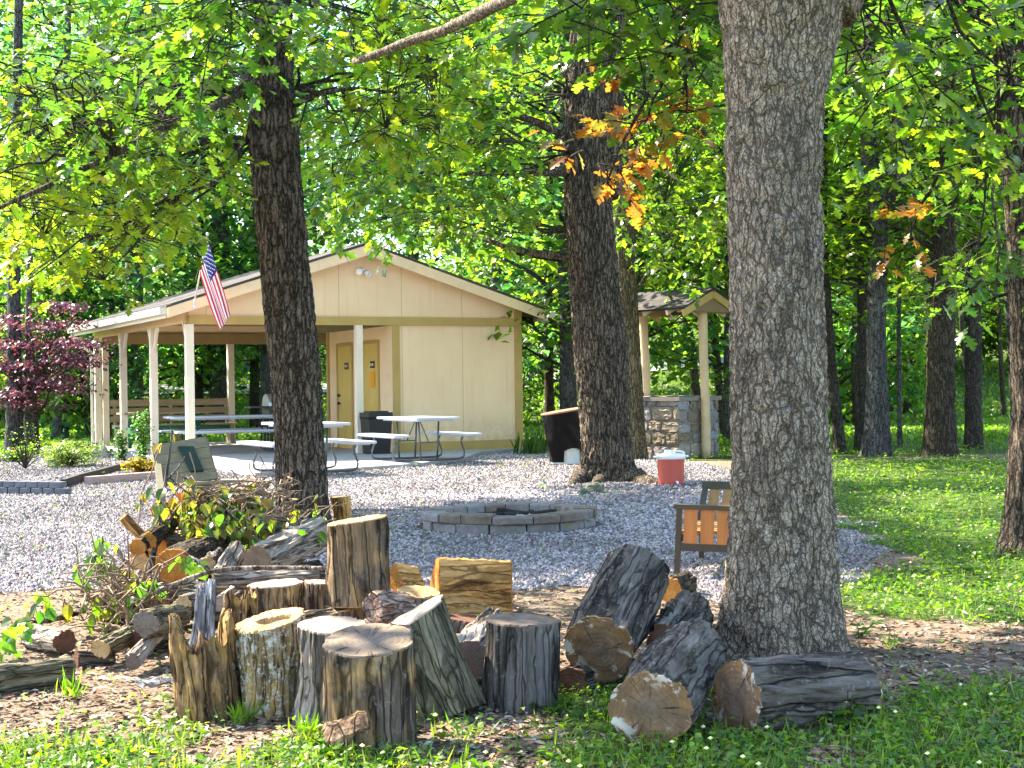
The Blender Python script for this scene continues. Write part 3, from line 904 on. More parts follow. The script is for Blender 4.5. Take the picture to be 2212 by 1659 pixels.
# ---- the big twin-stemmed tree behind the fire pit
d = 19.2
P, R = pxpath([(1046, 1252, 1372), (1000, 1256, 1366), (940, 1256, 1362), (850, 1250, 1358), (750, 1240, 1352), (650, 1232, 1342), (550, 1227, 1330), (450, 1222, 1322), (350, 1218, 1318), (250, 1219, 1318),
               (150, 1225, 1318), (50, 1235, 1318), (-50, 1240, 1318)], d)
P[0][2] = -.06
P, R = extend(P, R, 11.5, .2, .4, .25)
limb_d = [([at(1310, 420, d), at(1322, 300, d + .1), at(1326, 200, d + .2), at(1322, 60, d + .3), at(1340, -150, d + .4)], .17, .11),
          ([at(1240, 372, d), at(1130, 374, 18.6), at(980, 376, 18.0), at(840, 372, 17.6), at(720, 380, 17.3)], .05, .012),
          ([at(1232, 560, d + .1), at(1150, 545, 19.6), at(1050, 520, 20), at(960, 490, 20.5)], .055, .02),
          ([at(1236, 300, d), at(1120, 250, 18.4), at(1000, 220, 17.8), at(930, 150, 17.4)], .05, .02),
          ([at(1330, 1030, d), at(1385, 1040, 18.7), at(1425, 1054, 18.0)], .22, .03),
          ([at(1262, 1030, d), at(1240, 1050, 18.6), at(1215, 1062, 18.2)], .15, .03),
          ([at(1300, 1035, 19), at(1285, 1052, 18.3)], .12, .03),
          ([at(1240, -60, d), at(1000, -300, 18.5), at(700, -420, 17.5)], .14, .05),
          ([at(1300, -100, d), at(1450, -350, 18), at(1600, -500, 16.5)], .14, .05)]
def crown(mb, tm):
    region(mb, tm, ((700, 1230), (290, 480), (16, 20.5)), 290, at(1240, 330, d), 14, 9, MID, .15, GREEN + YGREEN[:1] + TEAL[:1], 140, .5, clear=[(1120, 1430, 100, 1000, 19.8), (700, 1130, 520, 900, 30)])
    region(mb, tm, ((880, 1230), (100, 330), (16.5, 21)), 220, at(1240, 200, d), 10, 9, MID, .15, GREEN + YGREEN[:1] + TEAL[:1], 141, .5, clear=[(1120, 1430, 100, 1000, 19.8), (700, 1130, 520, 900, 30)])
    region(mb, tm, ((1180, 1560), (120, 330), (17, 19)), 34, at(1280, 100, d), 6, 8, MID, .15, GREEN, 142, .5, clear=[(1120, 1430, 100, 1000, 19.8), (700, 1130, 520, 900, 30)])
    region(mb, tm, ((1340, 1570), (60, 520), (18.5, 24)), 190, at(1310, 150, d), 12, 9, MID, .15, GREEN + YGREEN[:1], 143, .5, clear=[(1120, 1430, 100, 1000, 19.8), (700, 1130, 520, 900, 30)])
    region(mb, tm, ((840, 1190), (470, 520), (18, 21)), 30, at(1232, 500, d), 6, 9, MID, .15, GREEN + TEAL[:1], 144, .5, clear=[(1120, 1430, 100, 1000, 19.8), (700, 1130, 520, 900, 30)])
    cloud(mb, tm, (.2, 19.0, 10.6), (6.2, 5.6, 4.0), 100, 30, MID, .24, GREEN, 145, .5, .18, .3)
    cloud(mb, tm, (-8.5, 19.2, 11.5), (2.7, 3.9, 1.2), 110, 72, MID, .28, GREEN, 146, .36, .14, .15)  # unseen leaf clump far left of the trunk, added to shade the fire pit
    tm.tube(curve((.8, 19.4, 8.5), (-7.8, 19.0, 11.2), .12, 9), np.linspace(.13, .04, 9), 8)  # limb out of view, added only to carry the shading clump
tree('twin_stem_tree', 'massive dark-barked tree with spreading roots beside the red drink cooler', P, R, 'bark_dark', crown, None, limb_d, 170, .022, .022, .16, 5, 12, fx=11, fz=2.0)

# ---- tree right behind it
d = 25.0
P, R = pxpath([(992, 1338, 1398), (940, 1340, 1394), (800, 1332, 1386), (650, 1326, 1378), (500, 1322, 1374), (350, 1316, 1366), (200, 1312, 1352), (60, 1306, 1342)], d)
P[0][2] = -.05
P, R = extend(P, R, 12, -.2, .5, .14)
def crown(mb, tm):
    region(mb, tm, ((1380, 1580), (280, 620), (23, 27)), 90, at(1350, 300, d), 8, 9, MID, .17, GREEN + YGREEN[:1], 150, .5)
    cloud(mb, tm, (2.5, 26.5, 11), (4.2, 4.2, 4.2), 200, 30, MID, .24, GREEN, 151, .5, .18)
tree('straight_tree', 'straight olive-brown tree standing close behind the massive rooted one, by the stone well', P, R, 'bark_olive', crown, None,
     [([at(1368, 640, d), at(1420, 560, 25.4), at(1480, 470, 25.8), at(1540, 520, 26.3)], .035, .012)], 90, .03, .016, .10, 4, 21, fx=14, fz=2.2)

# ---- crowns shared by the trees standing further off
def crown_mesh(nm, ctr, rad, ncl, nl, tpl, size, cols, seed, sx, sz, leafm='leaf_far', br=.22, low=None):
    mb = MB()
    cloud(mb, Tw(mb), ctr, rad, ncl, nl, tpl, size, cols, seed, sx, sz, .45, br=br)
    if low:
        cloud(mb, Tw(mb), *low, tpl, size, cols, seed + 1, sx, sz, .3, br=.5)
    return mb.mesh(nm, [M[leafm], M['bark_far']], cols=True)
MIDC = [crown_mesh('crown', (0, 0, 9.5), (3.6, 3.6, 5.0), 120, 28, MID, .19, GREEN + YGREEN[:1], 200 + k, .45, .16, 'leaf', low=((0, 0, 4.8), (2.7, 2.7, 1.9), 38, 26)) for k in range(2)]
FARC = [crown_mesh('crown', (0, 0, 11), (4.4, 4.4, 6.8), 175, 22, FAR, .29, c, 210 + k, .6, .2, low=((0, 0, 5.2), (4.2, 4.2, 3.4), 60, 22))
        for k, c in enumerate([GREEN + TEAL[:2], GREEN + TEAL, YGREEN[:2] + GREEN, TEAL + GREEN[:1]])]
BUSH = [crown_mesh('foliage', (0, 0, 1.7), (2.0, 2.0, 1.6), 90, 30, FAR, .17, c, 220 + k, .34, .14, br=.5) for k, c in enumerate([YGREEN[:2] + GREEN, GREEN + TEAL[:2], GREEN + TEAL[:1]])]

PALE = crown_mesh('foliage', (0, 0, 2.0), (1.8, 1.8, 1.5), 90, 22, FAR, .16, [(.10, .17, .07), (.13, .19, .09), (.09, .16, .05)], 230, .34, .06, br=.6)

def far_tree(name, label, x, y, r, crown, group=None, bark='bark_far', h=12, lean=(0, 0), rot=0.0, sc=1.0, seed=1, wob=.12, csc=None, path=None, rad=None, n=14):
    z = float(hz(x, y)) - .08
    t = thing(name, label, 'tree', (x, y, z), 0, group)
    k = np.linspace(0, 1, 9)
    if path is None:
        pp = np.stack([lean[0] * k + wob * np.sin(k * 5 + seed), lean[1] * k + wob * np.cos(k * 4 + seed * 2), h * k], 1)
        pp[:, :2] -= pp[0, :2]
        rr = r * (1 - .55 * k)
    else:
        pp, rr = path, rad
    mb = MB()
    trunk_mesh(mb, pp, rr, n, .12, r * .06, 9, 2, r * .35, 4, seed)
    mb.obj('trunk', M[bark], t, smooth=True)
    if crown is not None:
        c = bpy.data.objects.new('crown', crown)
        C.objects.link(c)
        c.parent = t
        c.location = (pp[-1][0] * .6, pp[-1][1] * .6, 0)
        c.rotation_euler = (0, 0, rot)
        s = csc or (sc, sc, sc)
        c.scale = s
    return t
def ptree(name, label, rows, d, crown, bark='bark_far', group=None, top=12, rot=0, sc=1, seed=1, n=40, csc=None, limbs=()):
    P, R = pxpath(rows, d)
    P[0][2] = min(P[0][2], float(hz(P[0][0], d)) - .05)
    P, R = extend(P, R, top, .2, .1, R[-1] * .5)
    loc = P[0].copy()
    t = thing(name, label, 'tree', loc, 0, group)
    mb = MB()
    trunk_mesh(mb, P, R, n, .05, R[0] * .06, 12, 2.0, R[0] * .28, 4, seed)
    mb.obj('trunk', M[bark], t, smooth=True, world=True)
    for (pts, r0, r1) in limbs:
        lb = MB()
        q = np.array(pts)
        k = np.linspace(0, 1, len(q))
        kk = np.linspace(0, 1, 20)
        q2 = np.stack([np.interp(kk, k, q[:, i]) for i in range(3)], 1)
        for _ in range(2):
            q2[1:-1] = (q2[:-2] + 2 * q2[1:-1] + q2[2:]) / 4
        lb.tube(q2, np.linspace(r0, r1, 20), 8)
        lb.obj('limb', M[bark], t, smooth=True, world=True)
    if crown is not None:
        c = bpy.data.objects.new('crown', crown)
        C.objects.link(c)
        c.parent = t
        c.rotation_euler = (0, 0, rot)
        c.scale = csc or (sc, sc, sc)
    return t

# right-hand grove
ptree('grove_tree', 'slender dark tree leaning left in the grove, nearest the pale oak', [(985, 1802, 1829), (900, 1795, 1820), (800, 1786, 1808), (700, 1780, 1800), (600, 1774, 1792), (480, 1770, 1786)], 26, MIDC[0], 'bark_far', None, 9, .4, .8, 31, 20)
ptree('grove_tree', 'thin dark tree hard against the left side of the bent forked trunk', [(985, 1845, 1875), (880, 1848, 1874), (760, 1850, 1874), (600, 1852, 1874), (450, 1856, 1874)], 27, MIDC[1], 'bark_far', None, 9, 1.4, .8, 32, 20)
ptree('grove_tree', 'grey tree in the grove bending left and forking high up', [(987, 1862, 1924), (930, 1868, 1922), (800, 1873, 1916), (700, 1872, 1914), (620, 1874, 1916), (540, 1884, 1918), (470, 1880, 1915), (400, 1868, 1908), (330, 1860, 1896), (240, 1858, 1888), (100, 1864, 1890)], 24.6, MIDC[0], 'bark_blue', None, 10, 2.2, .85, 33, 44,
      limbs=[([at(1900, 445, 24.6), at(1940, 405, 24.4), at(1955, 350, 24.2), at(1952, 260, 24.0), at(1975, 180, 24.0), at(1995, 60, 24)], .13, .05)])
ptree('grove_tree', 'very thin straight sapling in the grove, right of the forked trunk', [(976, 1938, 1950), (850, 1938, 1948), (700, 1938, 1947), (550, 1938, 1946)], 27.5, None, 'bark_blue', None, 6, 0, .7, 34, 14)
ptree('grove_tree', 'thick mossy-sided tree in the middle of the grove', [(1002, 1988, 2072), (960, 1996, 2066), (880, 2002, 2064), (780, 2006, 2062), (650, 2010, 2062), (500, 2014, 2064), (350, 2018, 2064), (200, 2020, 2064), (60, 2022, 2062)], 24, MIDC[1], 'bark_brown', None, 11, 3.1, .9, 35, 48)
ptree('grove_tree', 'straight slim dark tree in the grove, right of the mossy one', [(988, 2082, 2124), (900, 2084, 2122), (750, 2085, 2121), (600, 2086, 2120), (480, 2087, 2119)], 26.5, MIDC[0], 'bark_far', None, 10, 4.4, .85, 36, 24)
d = 10.4
ptree('edge_tree', 'broad dark tree at the grass edge with pale lichen at its flared foot', [(1205, 2152, 2290), (1150, 2168, 2284), (1050, 2178, 2280), (900, 2184, 2276), (700, 2184, 2270), (500, 2176, 2262), (300, 2160, 2250), (150, 2148, 2240), (0, 2140, 2230)], d, None, 'bark_dark', None, 8, 0, 1, 37, 80)
r = np.random.default_rng(321)
for i in range(9):
    y = r.uniform(29, 46)
    x = (.215 + .125 * (i + r.uniform(.1, .9)) / 9) * y
    far_tree('slim_tree', 'slim dark young tree standing among the grove behind the thicker trunks', x, y, r.uniform(.06, .14), MIDC[i % 2] if i % 2 else None, 'slim young trees of the grove', h=9, lean=(r.uniform(-.9, .6), 0), rot=r.uniform(0, 6), sc=.8, seed=330 + i, bark=['bark_far', 'bark_brown', 'bark_blue'][i % 3])
# behind the twin tree, the well and the shelter
ptree('back_tree', 'slim mossy tree just past the right eave of the shelter', [(1000, 1178, 1206), (880, 1176, 1198), (760, 1174, 1195), (620, 1174, 1194), (560, 1174, 1192)], 33, MIDC[1], 'bark_brown', None, 9, .3, .9, 41, 18,
      limbs=[([at(1186, 640, 33), at(1215, 610, 32.8), at(1240, 570, 32.6)], .06, .03), ([at(1180, 735, 33), at(1150, 700, 32.6), at(1128, 680, 32.4)], .04, .02)])
ptree('back_tree', 'slate-grey tree between the shelter and the massive rooted tree', [(1000, 1205, 1252), (880, 1208, 1246), (700, 1208, 1242), (560, 1204, 1236), (450, 1200, 1230)], 30, FARC[1], 'bark_blue', None, 11, 1.3, .7, 42, 26,
      limbs=[([at(1212, 560, 30), at(1130, 548, 29.6), at(1060, 520, 29.2), at(1000, 505, 29)], .07, .03), ([at(1210, 640, 30), at(1150, 590, 29.4), at(1090, 560, 29)], .06, .03)])
ptree('back_tree', 'grey trunk directly behind the left post of the stone well', [(1010, 1366, 1396), (800, 1370, 1396), (700, 1371, 1395), (620, 1371, 1394)], 32, FARC[2], 'bark_blue', None, 10, 2, .8, 43, 18)
ptree('back_tree', 'dark tree leaning left, seen through the stone well', [(960, 1500, 1522), (850, 1494, 1514), (760, 1484, 1504), (680, 1472, 1492), (560, 1460, 1478)], 36, MIDC[0], 'bark_far', None, 10, .2, .9, 44, 18)
ptree('back_tree', 'slim dark tree leaning left behind the right post of the well', [(960, 1552, 1574), (860, 1545, 1564), (760, 1536, 1556), (680, 1528, 1548), (560, 1518, 1536)], 34, MIDC[1], 'bark_far', None, 10, 3.2, .9, 45, 18)
ptree('back_tree', 'grey tree half hidden by the left edge of the pale oak', [(1010, 1560, 1590), (850, 1562, 1590), (700, 1564, 1590)], 31, FARC[0], 'bark_blue', None, 9, 4, .7, 46, 18)
# left of and behind the shelter
ptree('back_tree', 'grey trunk rising behind the shelter roof beside the flag', [(900, 452, 500), (700, 455, 496), (560, 456, 494), (450, 458, 492), (350, 462, 490)], 44, FARC[1], 'bark_blue', None, 13, 0, .95, 47, 22)
ptree('back_tree', 'grey trunk behind the left eave of the shelter roof', [(960, 262, 312), (800, 266, 308), (640, 270, 309), (520, 275, 312), (400, 280, 312)], 40, None, 'bark_blue', None, 13, 1, .95, 48, 22)
ptree('back_tree', 'slate-blue trunk behind the red maple, left of the shelter', [(958, 112, 148), (900, 113, 146), (800, 124, 152), (650, 126, 152), (500, 128, 150)], 38, FARC[1], 'bark_blue', None, 13, 2, .8, 49, 22)
ptree('back_tree', 'pair-forming grey trunk at the far left behind the red maple', [(995, 8, 52), (930, 12, 50), (850, 14, 48), (700, 16, 46), (560, 16, 44)], 30.5, None, 'bark_blue', None, 11, 3, .8, 50, 22)
ptree('back_tree', 'narrow grey trunk squeezed between its neighbour and the maple stem', [(990, 50, 72), (930, 52, 70), (850, 52, 69), (700, 54, 68)], 31.5, None, 'bark_blue', None, 8, 3, .8, 51, 18)
ptree('back_tree', 'dark ivy-covered trunk just left of the shelter corner post', [(960, 180, 202), (850, 182, 200), (700, 184, 200), (560, 186, 200)], 41, None, 'bark_brown', None, 11, 4, .8, 52, 18)
ptree('back_tree', 'curved grey trunk seen through the left bay of the shelter', [(920, 244, 286), (860, 256, 284), (780, 262, 284), (700, 262, 282)], 46, None, 'bark_blue', None, 11, 5, .8, 53, 18)
ptree('back_tree', 'dark trunk seen through the shelter left of its back post', [(940, 420, 440), (800, 420, 438), (700, 421, 437)], 44, None, 'bark_far', None, 9, 5, .8, 54, 18)
ptree('back_tree', 'dark trunk seen through the shelter right of its back post', [(950, 538, 562), (800, 540, 561), (650, 541, 559)], 45, None, 'bark_far', None, 11, 1.7, .8, 55, 18)
ptree('back_tree', 'grey trunk seen through the shelter close to the leaning tree', [(950, 560, 590), (800, 562, 588), (650, 562, 586)], 43, FARC[3], 'bark_blue', None, 11, 2.7, .8, 56, 18)
ptree('back_tree', 'broken brown snag seen through the left bay of the shelter', [(925, 218, 244), (850, 220, 242), (772, 224, 240)], 39, None, 'bark_brown', None, 2.1, 2.7, .8, 57, 18)

# the wood closing the view
r = np.random.default_rng(55)
lab = 'dark-trunked leafy tree standing in the wood that closes the view'
k = 0
for (y0, y1, nt_, smin, smax) in ((47, 60, 8, .8, 1.0), (62, 80, 9, .9, 1.2), (84, 112, 13, 1.1, 1.5)):
    for i in range(nt_):
        y = r.uniform(y0, y1)
        x = (-.42 + .84 * (i + r.uniform(.15, .85)) / nt_) * y
        if -.40 < x / y < -.15 and y < 82 and r.random() < .75:
            continue
        s = r.uniform(smin, smax)
        far_tree('wood_tree', lab, x, y, r.uniform(.16, .3), FARC[k % 4], 'trees of the wood beyond the lawn', h=13 * s, lean=(r.uniform(-.8, .8), r.uniform(-.8, .8)), rot=r.uniform(0, 6.28), sc=s, seed=60 + k, bark=['bark_far', 'bark_blue', 'bark_brown'][k % 3])
        k += 1
lab = 'leafy green bush growing among the trees at the far edge of the lawn'
for i in range(34):
    y = r.uniform(38, 66)
    x = (r.uniform(-.38, .38) if i < 22 else r.uniform(.16, .36)) * y
    if -.19 < x / y < -.155 and y < 60 or -.28 < x / y < -.2 and r.random() < .6:
        continue
    if .1 < x / y < .14:
        continue
    t = thing('bush', lab, 'bush', (x, y, float(hz(x, y)) - .1), r.uniform(0, 6.28), 'bushes at the edge of the wood')
    c = bpy.data.objects.new('foliage', BUSH[i % 3])
    C.objects.link(c)
    c.parent = t
    s = r.uniform(.7, 1.5)
    c.scale = (s, s, s * r.uniform(.9, 1.6))
lab = 'tall pale-leaved understory tree glinting in the sun at the wood edge left of the shelter'
for i in range(9):
    y = r.uniform(43, 58)
    x = (-.37 + .20 * (i + r.random()) / 9) * y
    t = thing('dogwood', lab, 'tree', (x, y, float(hz(x, y)) - .1), r.uniform(0, 6.28), 'pale understory trees left of the shelter')
    c = bpy.data.objects.new('foliage', PALE)
    C.objects.link(c)
    c.parent = t
    s = r.uniform(1.3, 2.0)
    c.scale = (s, s, s * r.uniform(1.1, 1.5))
# far wood that reads as one mass
mb = MB()
n = 18000
x = r.uniform(-75, 75, n)
y = r.uniform(118, 150, n)
zz = r.random(n) ** .8
top = 20 + 7 * vn(np.stack([x * .12, y * .05, x * 0], -1), 5)
top = np.where((x > -47) & (x < -36), top * .5, top)
Pz = np.stack([x, y, hz(x, y) + zz * top], 1)
az = r.uniform(0, 6.28, n)
put_leaves(mb, FAR, Pz, np.stack([np.cos(az), np.sin(az), r.normal(size=n) * .4], 1), np.array([0, 0, 1.]) + r.normal(size=(n, 3)) * .5, r.uniform(.5, 1.0, n), rcol(n, GREEN + TEAL + YGREEN[:1], .25, r))
kind(mb.obj('treeline', M['leaf_far'], cols=True), 'stuff')

# red japanese maple left of the shelter
base = gp(74, 982)
t = thing('japanese_maple', 'small red-purple maple with layered feathery foliage left of the shelter', 'tree', base)
mb = MB()
Pm = np.array([at(u, v, base[1]) for u, v in [(76, 985), (76, 940), (74, 900), (74, 850), (76, 820)]])
trunk_mesh(mb, Pm, np.array([.10, .075, .07, .06, .04]), 24, .05, .006, 10, 3, .05, 4, 70)
mb.obj('trunk', M['bark_far'], t, smooth=True, world=True)
for pts in ([(74, 905), (40, 885), (0, 860), (-40, 840)], [(75, 905), (100, 870), (110, 830)], [(75, 850), (50, 800), (20, 740)], [(76, 830), (100, 760), (140, 700)], [(76, 820), (70, 740), (60, 690)]):
    lb = MB()
    q = np.array([at(u, v, base[1] + rng.uniform(-.3, .3)) for u, v in pts])
    kk = np.linspace(0, 1, 10)
    q = np.stack([np.interp(kk, np.linspace(0, 1, len(q)), q[:, i]) for i in range(3)], 1)
    lb.tube(q, np.linspace(.035, .012, 10), 6)
    lb.obj('limb', M['bark_far'], t, smooth=True, world=True)
mb = MB()
tm = Tw(mb)
rr = np.random.default_rng(71)
for (u, v, du, dv, nn) in ((60, 745, 110, 20, 34), (20, 700, 90, 16, 20), (120, 700, 50, 12, 14), (125, 664, 42, 9, 16), (150, 775, 45, 10, 24), (185, 785, 20, 6, 8), (30, 790, 80, 12, 18), (100, 820, 60, 12, 22), (10, 850, 60, 12, 20), (130, 838, 36, 10, 14), (60, 870, 60, 10, 14), (-20, 760, 60, 40, 16), (160, 740, 30, 10, 12)):
    for _ in range(nn):
        c = at(u + rr.normal() * du * .5, v + rr.normal() * dv * .5, base[1] + rr.normal() * .7)
        m = 20
        P_ = c + rr.normal(size=(m, 3)) * np.array([.22, .22, .045])
        az = rr.uniform(0, 6.28, m)
        put_leaves(mb, MID, P_, np.stack([np.cos(az), np.sin(az), rr.normal(size=m) * .2 - .3], 1), np.array([0, 0, 1.]) + rr.normal(size=(m, 3)) * .35, rr.uniform(.07, .13, m), rcol(m, MAPLE, .3, rr))
        if rr.random() < .35:
            tm.tube(curve(at(75, 850, base[1]), c, .05, 5, rr), np.linspace(.014, .004, 5), 3, False)
mb.obj('crown', [M['leaf_maple'], M['bark_far']], t, world=True, cols=True)
# ------------------------------------------------------------------ picnic shelter
YAW = .4596
RX, RY = .1715, 29.095
UX, UY = math.cos(YAW), math.sin(YAW)
def BW(x, y, z=0.0):
    return np.array([RX + UX * x - UY * y, RY + UY * x + UX * y, z])
W, D, ZB, ZT, ZR, OVE, OVF, ZE = 6.407, 8.014, 2.341, 2.492, 3.8174, .438, .285, 2.649
SLOPE = (ZR - ZE) / (W / 2 + OVE)
SLAB = [(-W - .42, D + .3), (-W - .42, -5.2), (-5.5, -4.95), (-4.0, -4.25), (-2.7, -3.2), (-1.4, -1.1), (-.1, -.25), (.15, -.2), (.15, D + .3)]
mb = MB()
mb.prism([BW(x, y)[:2] for x, y in SLAB][::-1], -.25, .045)
kind(mb.obj('concrete_slab', M['concrete']), 'structure')

sh = thing('picnic_shelter', 'cream painted open-sided picnic shelter with a gabled shingle roof and a storage room', 'shelter', (RX, RY, .03), YAW)
def part(name, mat, fn, parent=None, smooth=False, label=None):
    mb = MB()
    fn(mb)
    o = mb.obj(name, M[mat] if isinstance(mat, str) else [M[k] for k in mat], parent or sh, smooth)
    if label:
        o['label'] = label
    return o
zr = lambda x: ZR - .10 - SLOPE * abs(x + W / 2)          # underside of the roof
SX, SY = -2.641, 3.53
def gable(y0, y1):
    def f(mb):
        p = [(-W, ZT), (0, ZT), (0, zr(0)), (-W / 2, zr(-W / 2)), (-W, zr(-W))]
        V = np.array([[x, y, z] for y in (y0, y1) for x, z in p])
        n = len(p)
        j = np.arange(n)
        mb.add(V, [np.stack([j, (j + 1) % n, (j + 1) % n + n, j + n], 1), j[::-1][None], (j + n)[None]])
    return f
part('gable_wall', 'siding', gable(0, .09))
part('rear_gable_wall', 'siding', gable(D - .09, D))
part('storage_wall', 'siding', lambda m: m.box(((SX) / 2, .05, ZB / 2), (-SX, .1, ZB)))
part('door_wall', 'cream', lambda m: m.box((SX + .05, .1 + (SY - .1) / 2, ZB / 2), (.1, SY - .1, ZB)))
part('storage_rear_wall', 'siding', lambda m: m.box((SX / 2 + .0, SY + .05, ZB / 2), (-SX, .1, ZB)))
part('end_wall', 'siding', lambda m: m.box((-.05, .1 + (SY - .1) / 2, 1.25), (.1, SY - .1, 2.5)))
part('front_beam', 'ochre', lambda m: m.box((-W / 2, .02, (ZB + ZT) / 2), (W + .02, .14, ZT - ZB)))
part('corner_trim', 'ochre', lambda m: (m.box((-.055, -.015, 1.17), (.15, .03, 2.34)), m.box((-.055, -.0175, 2.57), (.15, .035, .16))))
part('trim_board', 'ochre', lambda m: m.box((SX + .07, -.015, ZB / 2), (.14, .03, ZB)))
part('trim_board', 'ochre', lambda m: m.box((SX - .015, SY - .05, ZB / 2), (.03, .1, ZB)))
part('base_board', 'ochre', lambda m: m.box(((SX - .01) / 2, -.012, .09), (-SX - .30, .024, .18)))
part('ceiling', 'soffit', lambda m: m.box((-W / 2, D / 2, 2.52), (W - .02, D - .3, .03)))
part('rear_beam', 'soffit', lambda m: m.box((-W / 2, D - .1, 2.37), (W, .12, .24)))
part('mid_beam', 'cream', lambda m: m.box((-W / 2 - 1.3, D * .55, 2.45), (W - 2.7, .1, .11)))
part('side_beam', 'cream', lambda m: m.box((-W, D / 2 + .05, 2.48), (.12, D - .14, .19)))
part('side_beam', 'cream', lambda m: m.box((-.06, SY + (D - SY) / 2 + .1, 2.48), (.12, D - SY - .25, .19)))
for x, y, wd, h in [(-W, 0, .135, ZB), (-W, D / 3, .13, 2.385), (-W, 2 * D / 3, .13, 2.385), (-W, D - .05, .14, 2.385), (-W + .17, D - .05, .12, 2.24),
                    (-3.294, .01, .125, ZB), (-3.436, D - .1, .14, 2.25), (-.08, D - .1, .14, 2.25)]:
    p = part('post', 'cream_post', lambda m: m.box((x, y, h / 2), (wd, wd, h)))
for y in (D / 3, 2 * D / 3):
    for s in (-1, 1):
        part('brace', 'cream_post', lambda m: m.bar((-W, y + s * .05, 1.93), (-W, y + s * .36, 2.40), .07, .05, (1, 0, 0)))
part('brace', 'cream_post', lambda m: m.bar((-W, .05, 1.90), (-W, .36, 2.40), .07, .05, (1, 0, 0)))
part('brace', 'cream_post', lambda m: m.bar((-W, D - .1, 1.93), (-W, D - .42, 2.40), .07, .05, (1, 0, 0)))
part('brace', 'cream_post', lambda m: m.bar((-W - .04, D - .05, 1.93), (-W - .4, D - .05, 2.40), .07, .05, (0, 1, 0)))
# roof
def roofside(sgn, z0, z1, mat_y0, mat_y1, ext=0):
    def f(m):
        xr, xe = -W / 2, -W / 2 + sgn * (W / 2 + OVE + ext)
        zz = lambda x: ZR - SLOPE * abs(x + W / 2)
        V = [(xr, y, zz(xr) + z) for y in (mat_y0, mat_y1) for z in (z0, z1)] + [(xe, y, zz(xe) + z) for y in (mat_y0, mat_y1) for z in (z0, z1)]
        m.add(V, np.array([[0, 2, 6, 4], [1, 5, 7, 3], [0, 4, 5, 1], [2, 3, 7, 6], [4, 6, 7, 5], [0, 1, 3, 2]]))
    return f
for s in (-1, 1):
    part('roof_deck', 'soffit', roofside(s, -.11, -.035, -OVF, D + .25))
    mb = MB()
    roofside(s, -.032, .004, -OVF - .045, D + .29, .03)(mb)
    # shingle courses: raised butt edges that follow the slope
    zz = lambda x: ZR - SLOPE * abs(x + W / 2)
    for k in range(24):
        a = .15 * k + .05
        x = -W / 2 + s * a
        mb.bar((x, -OVF - .04, zz(x) + .008), (x, D + .285, zz(x) + .008), .15, .012, (s * SLOPE, 0, 1))
    mb.obj('shingles', M['shingle'], sh)
    def rake(m):
        xr, xe = -W / 2, -W / 2 + s * (W / 2 + OVE)
        V = []
        for y in yy:
            V += [(xr, y, ZR - .036), (xe, y, ZE - .036), (xe, y, ZE - .215), (xr, y, ZR - .225)]
        m.add(V, np.array([[0, 1, 2, 3], [7, 6, 5, 4], [0, 4, 5, 1], [1, 5, 6, 2], [2, 6, 7, 3], [3, 7, 4, 0]]))
    for yy in ((-OVF - .035, -OVF - .002), (D + .252, D + .285)):
        part('rake_board', 'cream', rake)
    def gut(m):
        xe = -W / 2 + s * (W / 2 + OVE)
        m.box((xe + s * .012, D / 2, ZE - .135), (.022, D + .5, .16))
        V = np.array([(0, 0), (s * .11, 0), (s * .125, .11), (s * .11, .115), (s * .095, .02), (.0, .015)])
        V = [(xe + s * .025 + a, y, ZE - .15 + b) for y in (-OVF - .06, D + .28) for a, b in V]
        n = 6
        j = np.arange(n)
        m.add(V, [np.stack([j, (j + 1) % n, (j + 1) % n + n, j + n], 1), j[None], (j + n)[::-1][None]])
        m.box((xe + s * .085, -OVF - .063, ZE - .1), (.125, .006, .105))
    part('gutter', 'whiteg', gut)
part('downspout', 'whiteg', lambda m: m.tube([(-W - OVE - .06, D + .2, ZE - .16), (-W - OVE - .05, D + .2, ZE - .28), (-W - .15, D + .15, ZE - .55), (-W - .10, D + .12, 1.9), (-W - .10, D + .12, .05)], .03, 8))
part('rafter_block', 'cream_post', lambda m: m.box((-1.62, -.14, zr(-1.62) - .05), (.09, .26, .07)))
# doors of the storage room (they face the sheltered bay)
for (y0, y1, first) in ((.63, 1.53, False), (2.05, 2.97, True)):
    dm = MB()
    dm.box((SX - .004, (y0 + y1) / 2, 1.03), (.012, y1 - y0 - .14, 2.0))
    for k in range(1, 6):
        yy = y0 + .07 + (y1 - y0 - .14) * k / 6
        dm.box((SX - .0105, yy, 1.0), (.005, .012, 1.9))
    door = dm.obj('door', M['door'], sh)
    fr = MB()
    fr.box((SX - .012, y0 + .035, 1.05), (.024, .07, 2.1))
    fr.box((SX - .012, y1 - .035, 1.05), (.024, .07, 2.1))
    fr.box((SX - .012, (y0 + y1) / 2, 2.07), (.024, y1 - y0 - .14, .07))
    fr.obj('door_frame', M['ochre'], door)
    pm = MB()
    pm.box((SX - .02, y0 + .34, 1.64), (.012, .2, .13))
    pl = pm.obj('sign_plate', M['blackpl'], door)
    pm = MB()
    pm.mi = 0
    for q in (-.05, .045):
        pm.box((SX - .0275, y0 + .34 + q, 1.64), (.003, .045, .05))
    pm.obj('plate_mark', M['cream_post'], door)
    if first:
        for z in (1.06, .90):
            pm = MB()
            pm.lathe([(.0, .06), (.028, .055), (.034, .035), (.018, .02), (.03, .0)], 12)
            k = pm.obj('handle' if z < 1 else 'deadbolt', M['black'], door)
            k.location = (SX - .012, y1 - .16, z)
            k.rotation_euler = (0, -math.pi / 2, 0)
    else:
        pm = MB()
        pm.box((SX - .018, y0 + .34, 1.36), (.004, .22, .30))
        pm.obj('paper_notice', M['orange'], door)
